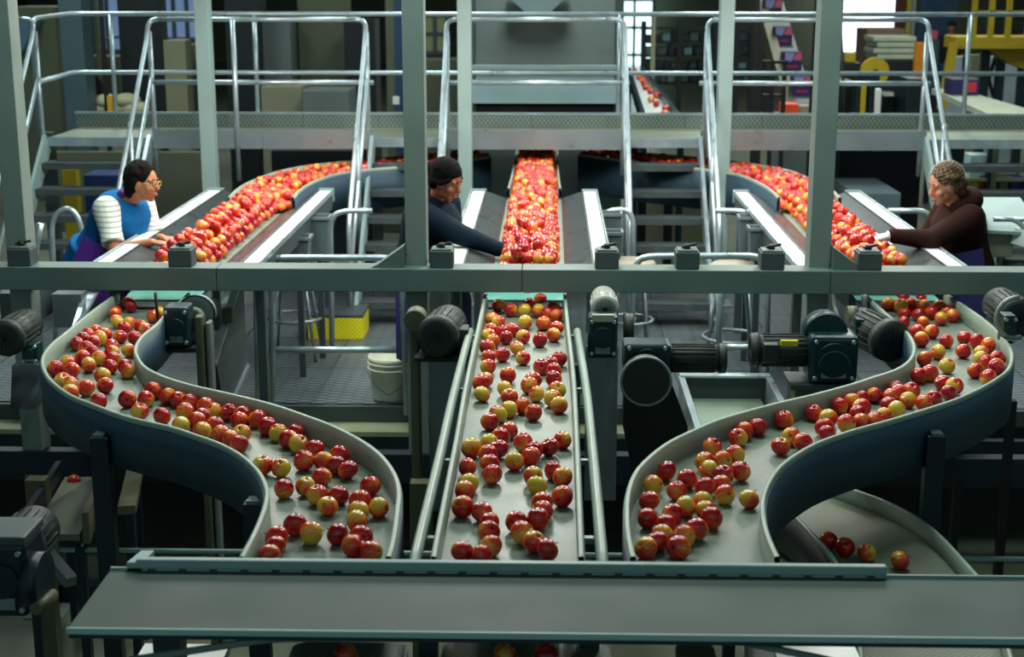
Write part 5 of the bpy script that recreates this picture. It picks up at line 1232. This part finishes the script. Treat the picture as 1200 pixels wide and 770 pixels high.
for q in (-1, 1): g.cap(c+V((q*.1, 0, .86)), c+V((q*.11, 0, .48)), .1, .08); g.cap(c+V((q*.11, 0, .48)), c+V((q*.11, 0, .12)), .08, .07)
o = obj('jeans', g, M('blue_jeans', (52, 84, 124), .8), fp); remesh(o, .02, 2)
g = G(); g.ell(c+V((0, 0, 1.69)), (.09, .105, .07)); g.ell(c+V((0, .09, 1.68)), (.07, .08, .012)); obj('cap', g, M('black_shirt', (16, 18, 26)), fp)
# yellow platform
yp = thing('yellow_platform', 'bright yellow work platform with guard posts at the top right', 'platform', (XD(1170, 19), 19.5, 0))
z0_, z1_ = PD(0, 56, 18.5).z, PD(0, 42, 18.5).z
obj('deck', G().span((XD(1114, 18.5), 18.5, z0_), (XD(1290, 18.5), 19.1, z1_)), YELD, yp, .01)
for px in (1133, 1153, 1173, 1196): obj('guard_post', G().span((XD(px, 18.5)-.03, 18.5, z1_), (XD(px, 18.5)+.03, 18.56, z1_+1.1)), YELD, yp)
obj('guard_rail', G().span((XD(1133, 18.5), 18.5, PD(0, 16, 18.5).z), (XD(1290, 18.5), 18.56, PD(0, 12, 18.5).z)), YELD, yp)
obj('leg', G().bar(PD(1118, 50, 18.5), PD(1103, 128, 18.5), .08, .1), YELD, yp)
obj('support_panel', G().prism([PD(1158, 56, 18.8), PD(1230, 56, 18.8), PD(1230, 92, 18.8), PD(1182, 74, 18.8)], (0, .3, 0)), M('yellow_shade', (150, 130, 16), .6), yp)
for px in (1150, 1168, 1194): obj('leg', G().span((XD(px, 19)-.05, 19, 0), (XD(px, 19)+.05, 19.1, z0_)), NAVY, yp)
for a_, b_ in (((1150, 62), (1166, 120)), ((1168, 62), (1150, 120)), ((1130, 66), (1130, 100))): obj('brace', G().bar(PD(*a_, 19.2), PD(*b_, 19.2), .04, .04), NAVY, yp)
for y in (26, 32): obj('dark_bar', G().span((XD(1140, 19.4), 19.4, PD(0, y+1.5, 19.4).z), (XD(1260, 19.4), 19.45, PD(0, y-1.5, 19.4).z)), NAVY, yp)
bg('white_tarp', 'white sheeting behind the yellow platform legs', 'sheet', 1110, 66, 1200, 108, 21, .1, M('tarp', (170, 184, 196), .6), floor=True)
bg('beige_panel', 'beige panel under the yellow platform', 'panel', 1138, 64, 1150, 86, 20, .1, BGT, floor=True)
# white work table at right with a printed box
wt = thing('work_table', 'long pale topped table running off to the right beyond the walkway', 'table', (XD(1160, 15.5), 15.5, 0))
zz = PD(1100, 104, 17.6).z
g = G().prism([PD(1092, 104, 17.6), PD(1122, 104, 17.6), V((PD(1230, 128, 14.3).x, 14.2, zz)), V((PD(1160, 128, 14.3).x, 14.2, zz))], (0, 0, -.06))
obj('top', g, M('table_top', (178, 184, 160), .4), wt); 
for p in (PD(1094, 104, 17.5), V((PD(1160, 128, 14.3).x+.05, 14.3, zz))): obj('leg', G().span((p.x-.03, p.y, 0), (p.x+.03, p.y+.06, zz-.06)), NAVY, wt)
obj('lower_rail', G().bar(V((PD(1094, 104, 17.5).x, 17.5, .35)), V((PD(1160, 128, 14.3).x, 14.3, .35)), .04, .05), BGD, wt)
p0, p1 = PD(1115, 114, 16.6), PD(1148, 95, 16.6)
pb = thing('printed_box', 'wide navy box with red print standing on the pale work table', 'box', ((p0.x+p1.x)/2, 16.8, zz))
hh = p1.z-p0.z; obj('carton', G().span((p0.x, 16.6, zz), (p1.x, 16.95, zz+hh)), NV, pb, .005)
obj('print', G().span((p0.x+.12, 16.592, zz+.04), (p1.x-.03, 16.598, zz+hh-.03)), M('carton_red', (196, 34, 60), .4), pb, 0, 'red printed patch')
bg('blue_machine', 'blue machinery left of the distant person', 'machine', 1080, -30, 1122, 60, 31, .5, M('blue_machine', (44, 74, 104), .5), floor=True)
bg('red_carton_far', 'small pink carton beside the distant person', 'box', 1090, 36, 1099, 46, 29, .3, PK)
bg('carton_stand', 'dark blue stand under the pink carton', 'stand', 1088, 46.5, 1100, 90, 29, .3, BGB, floor=True)
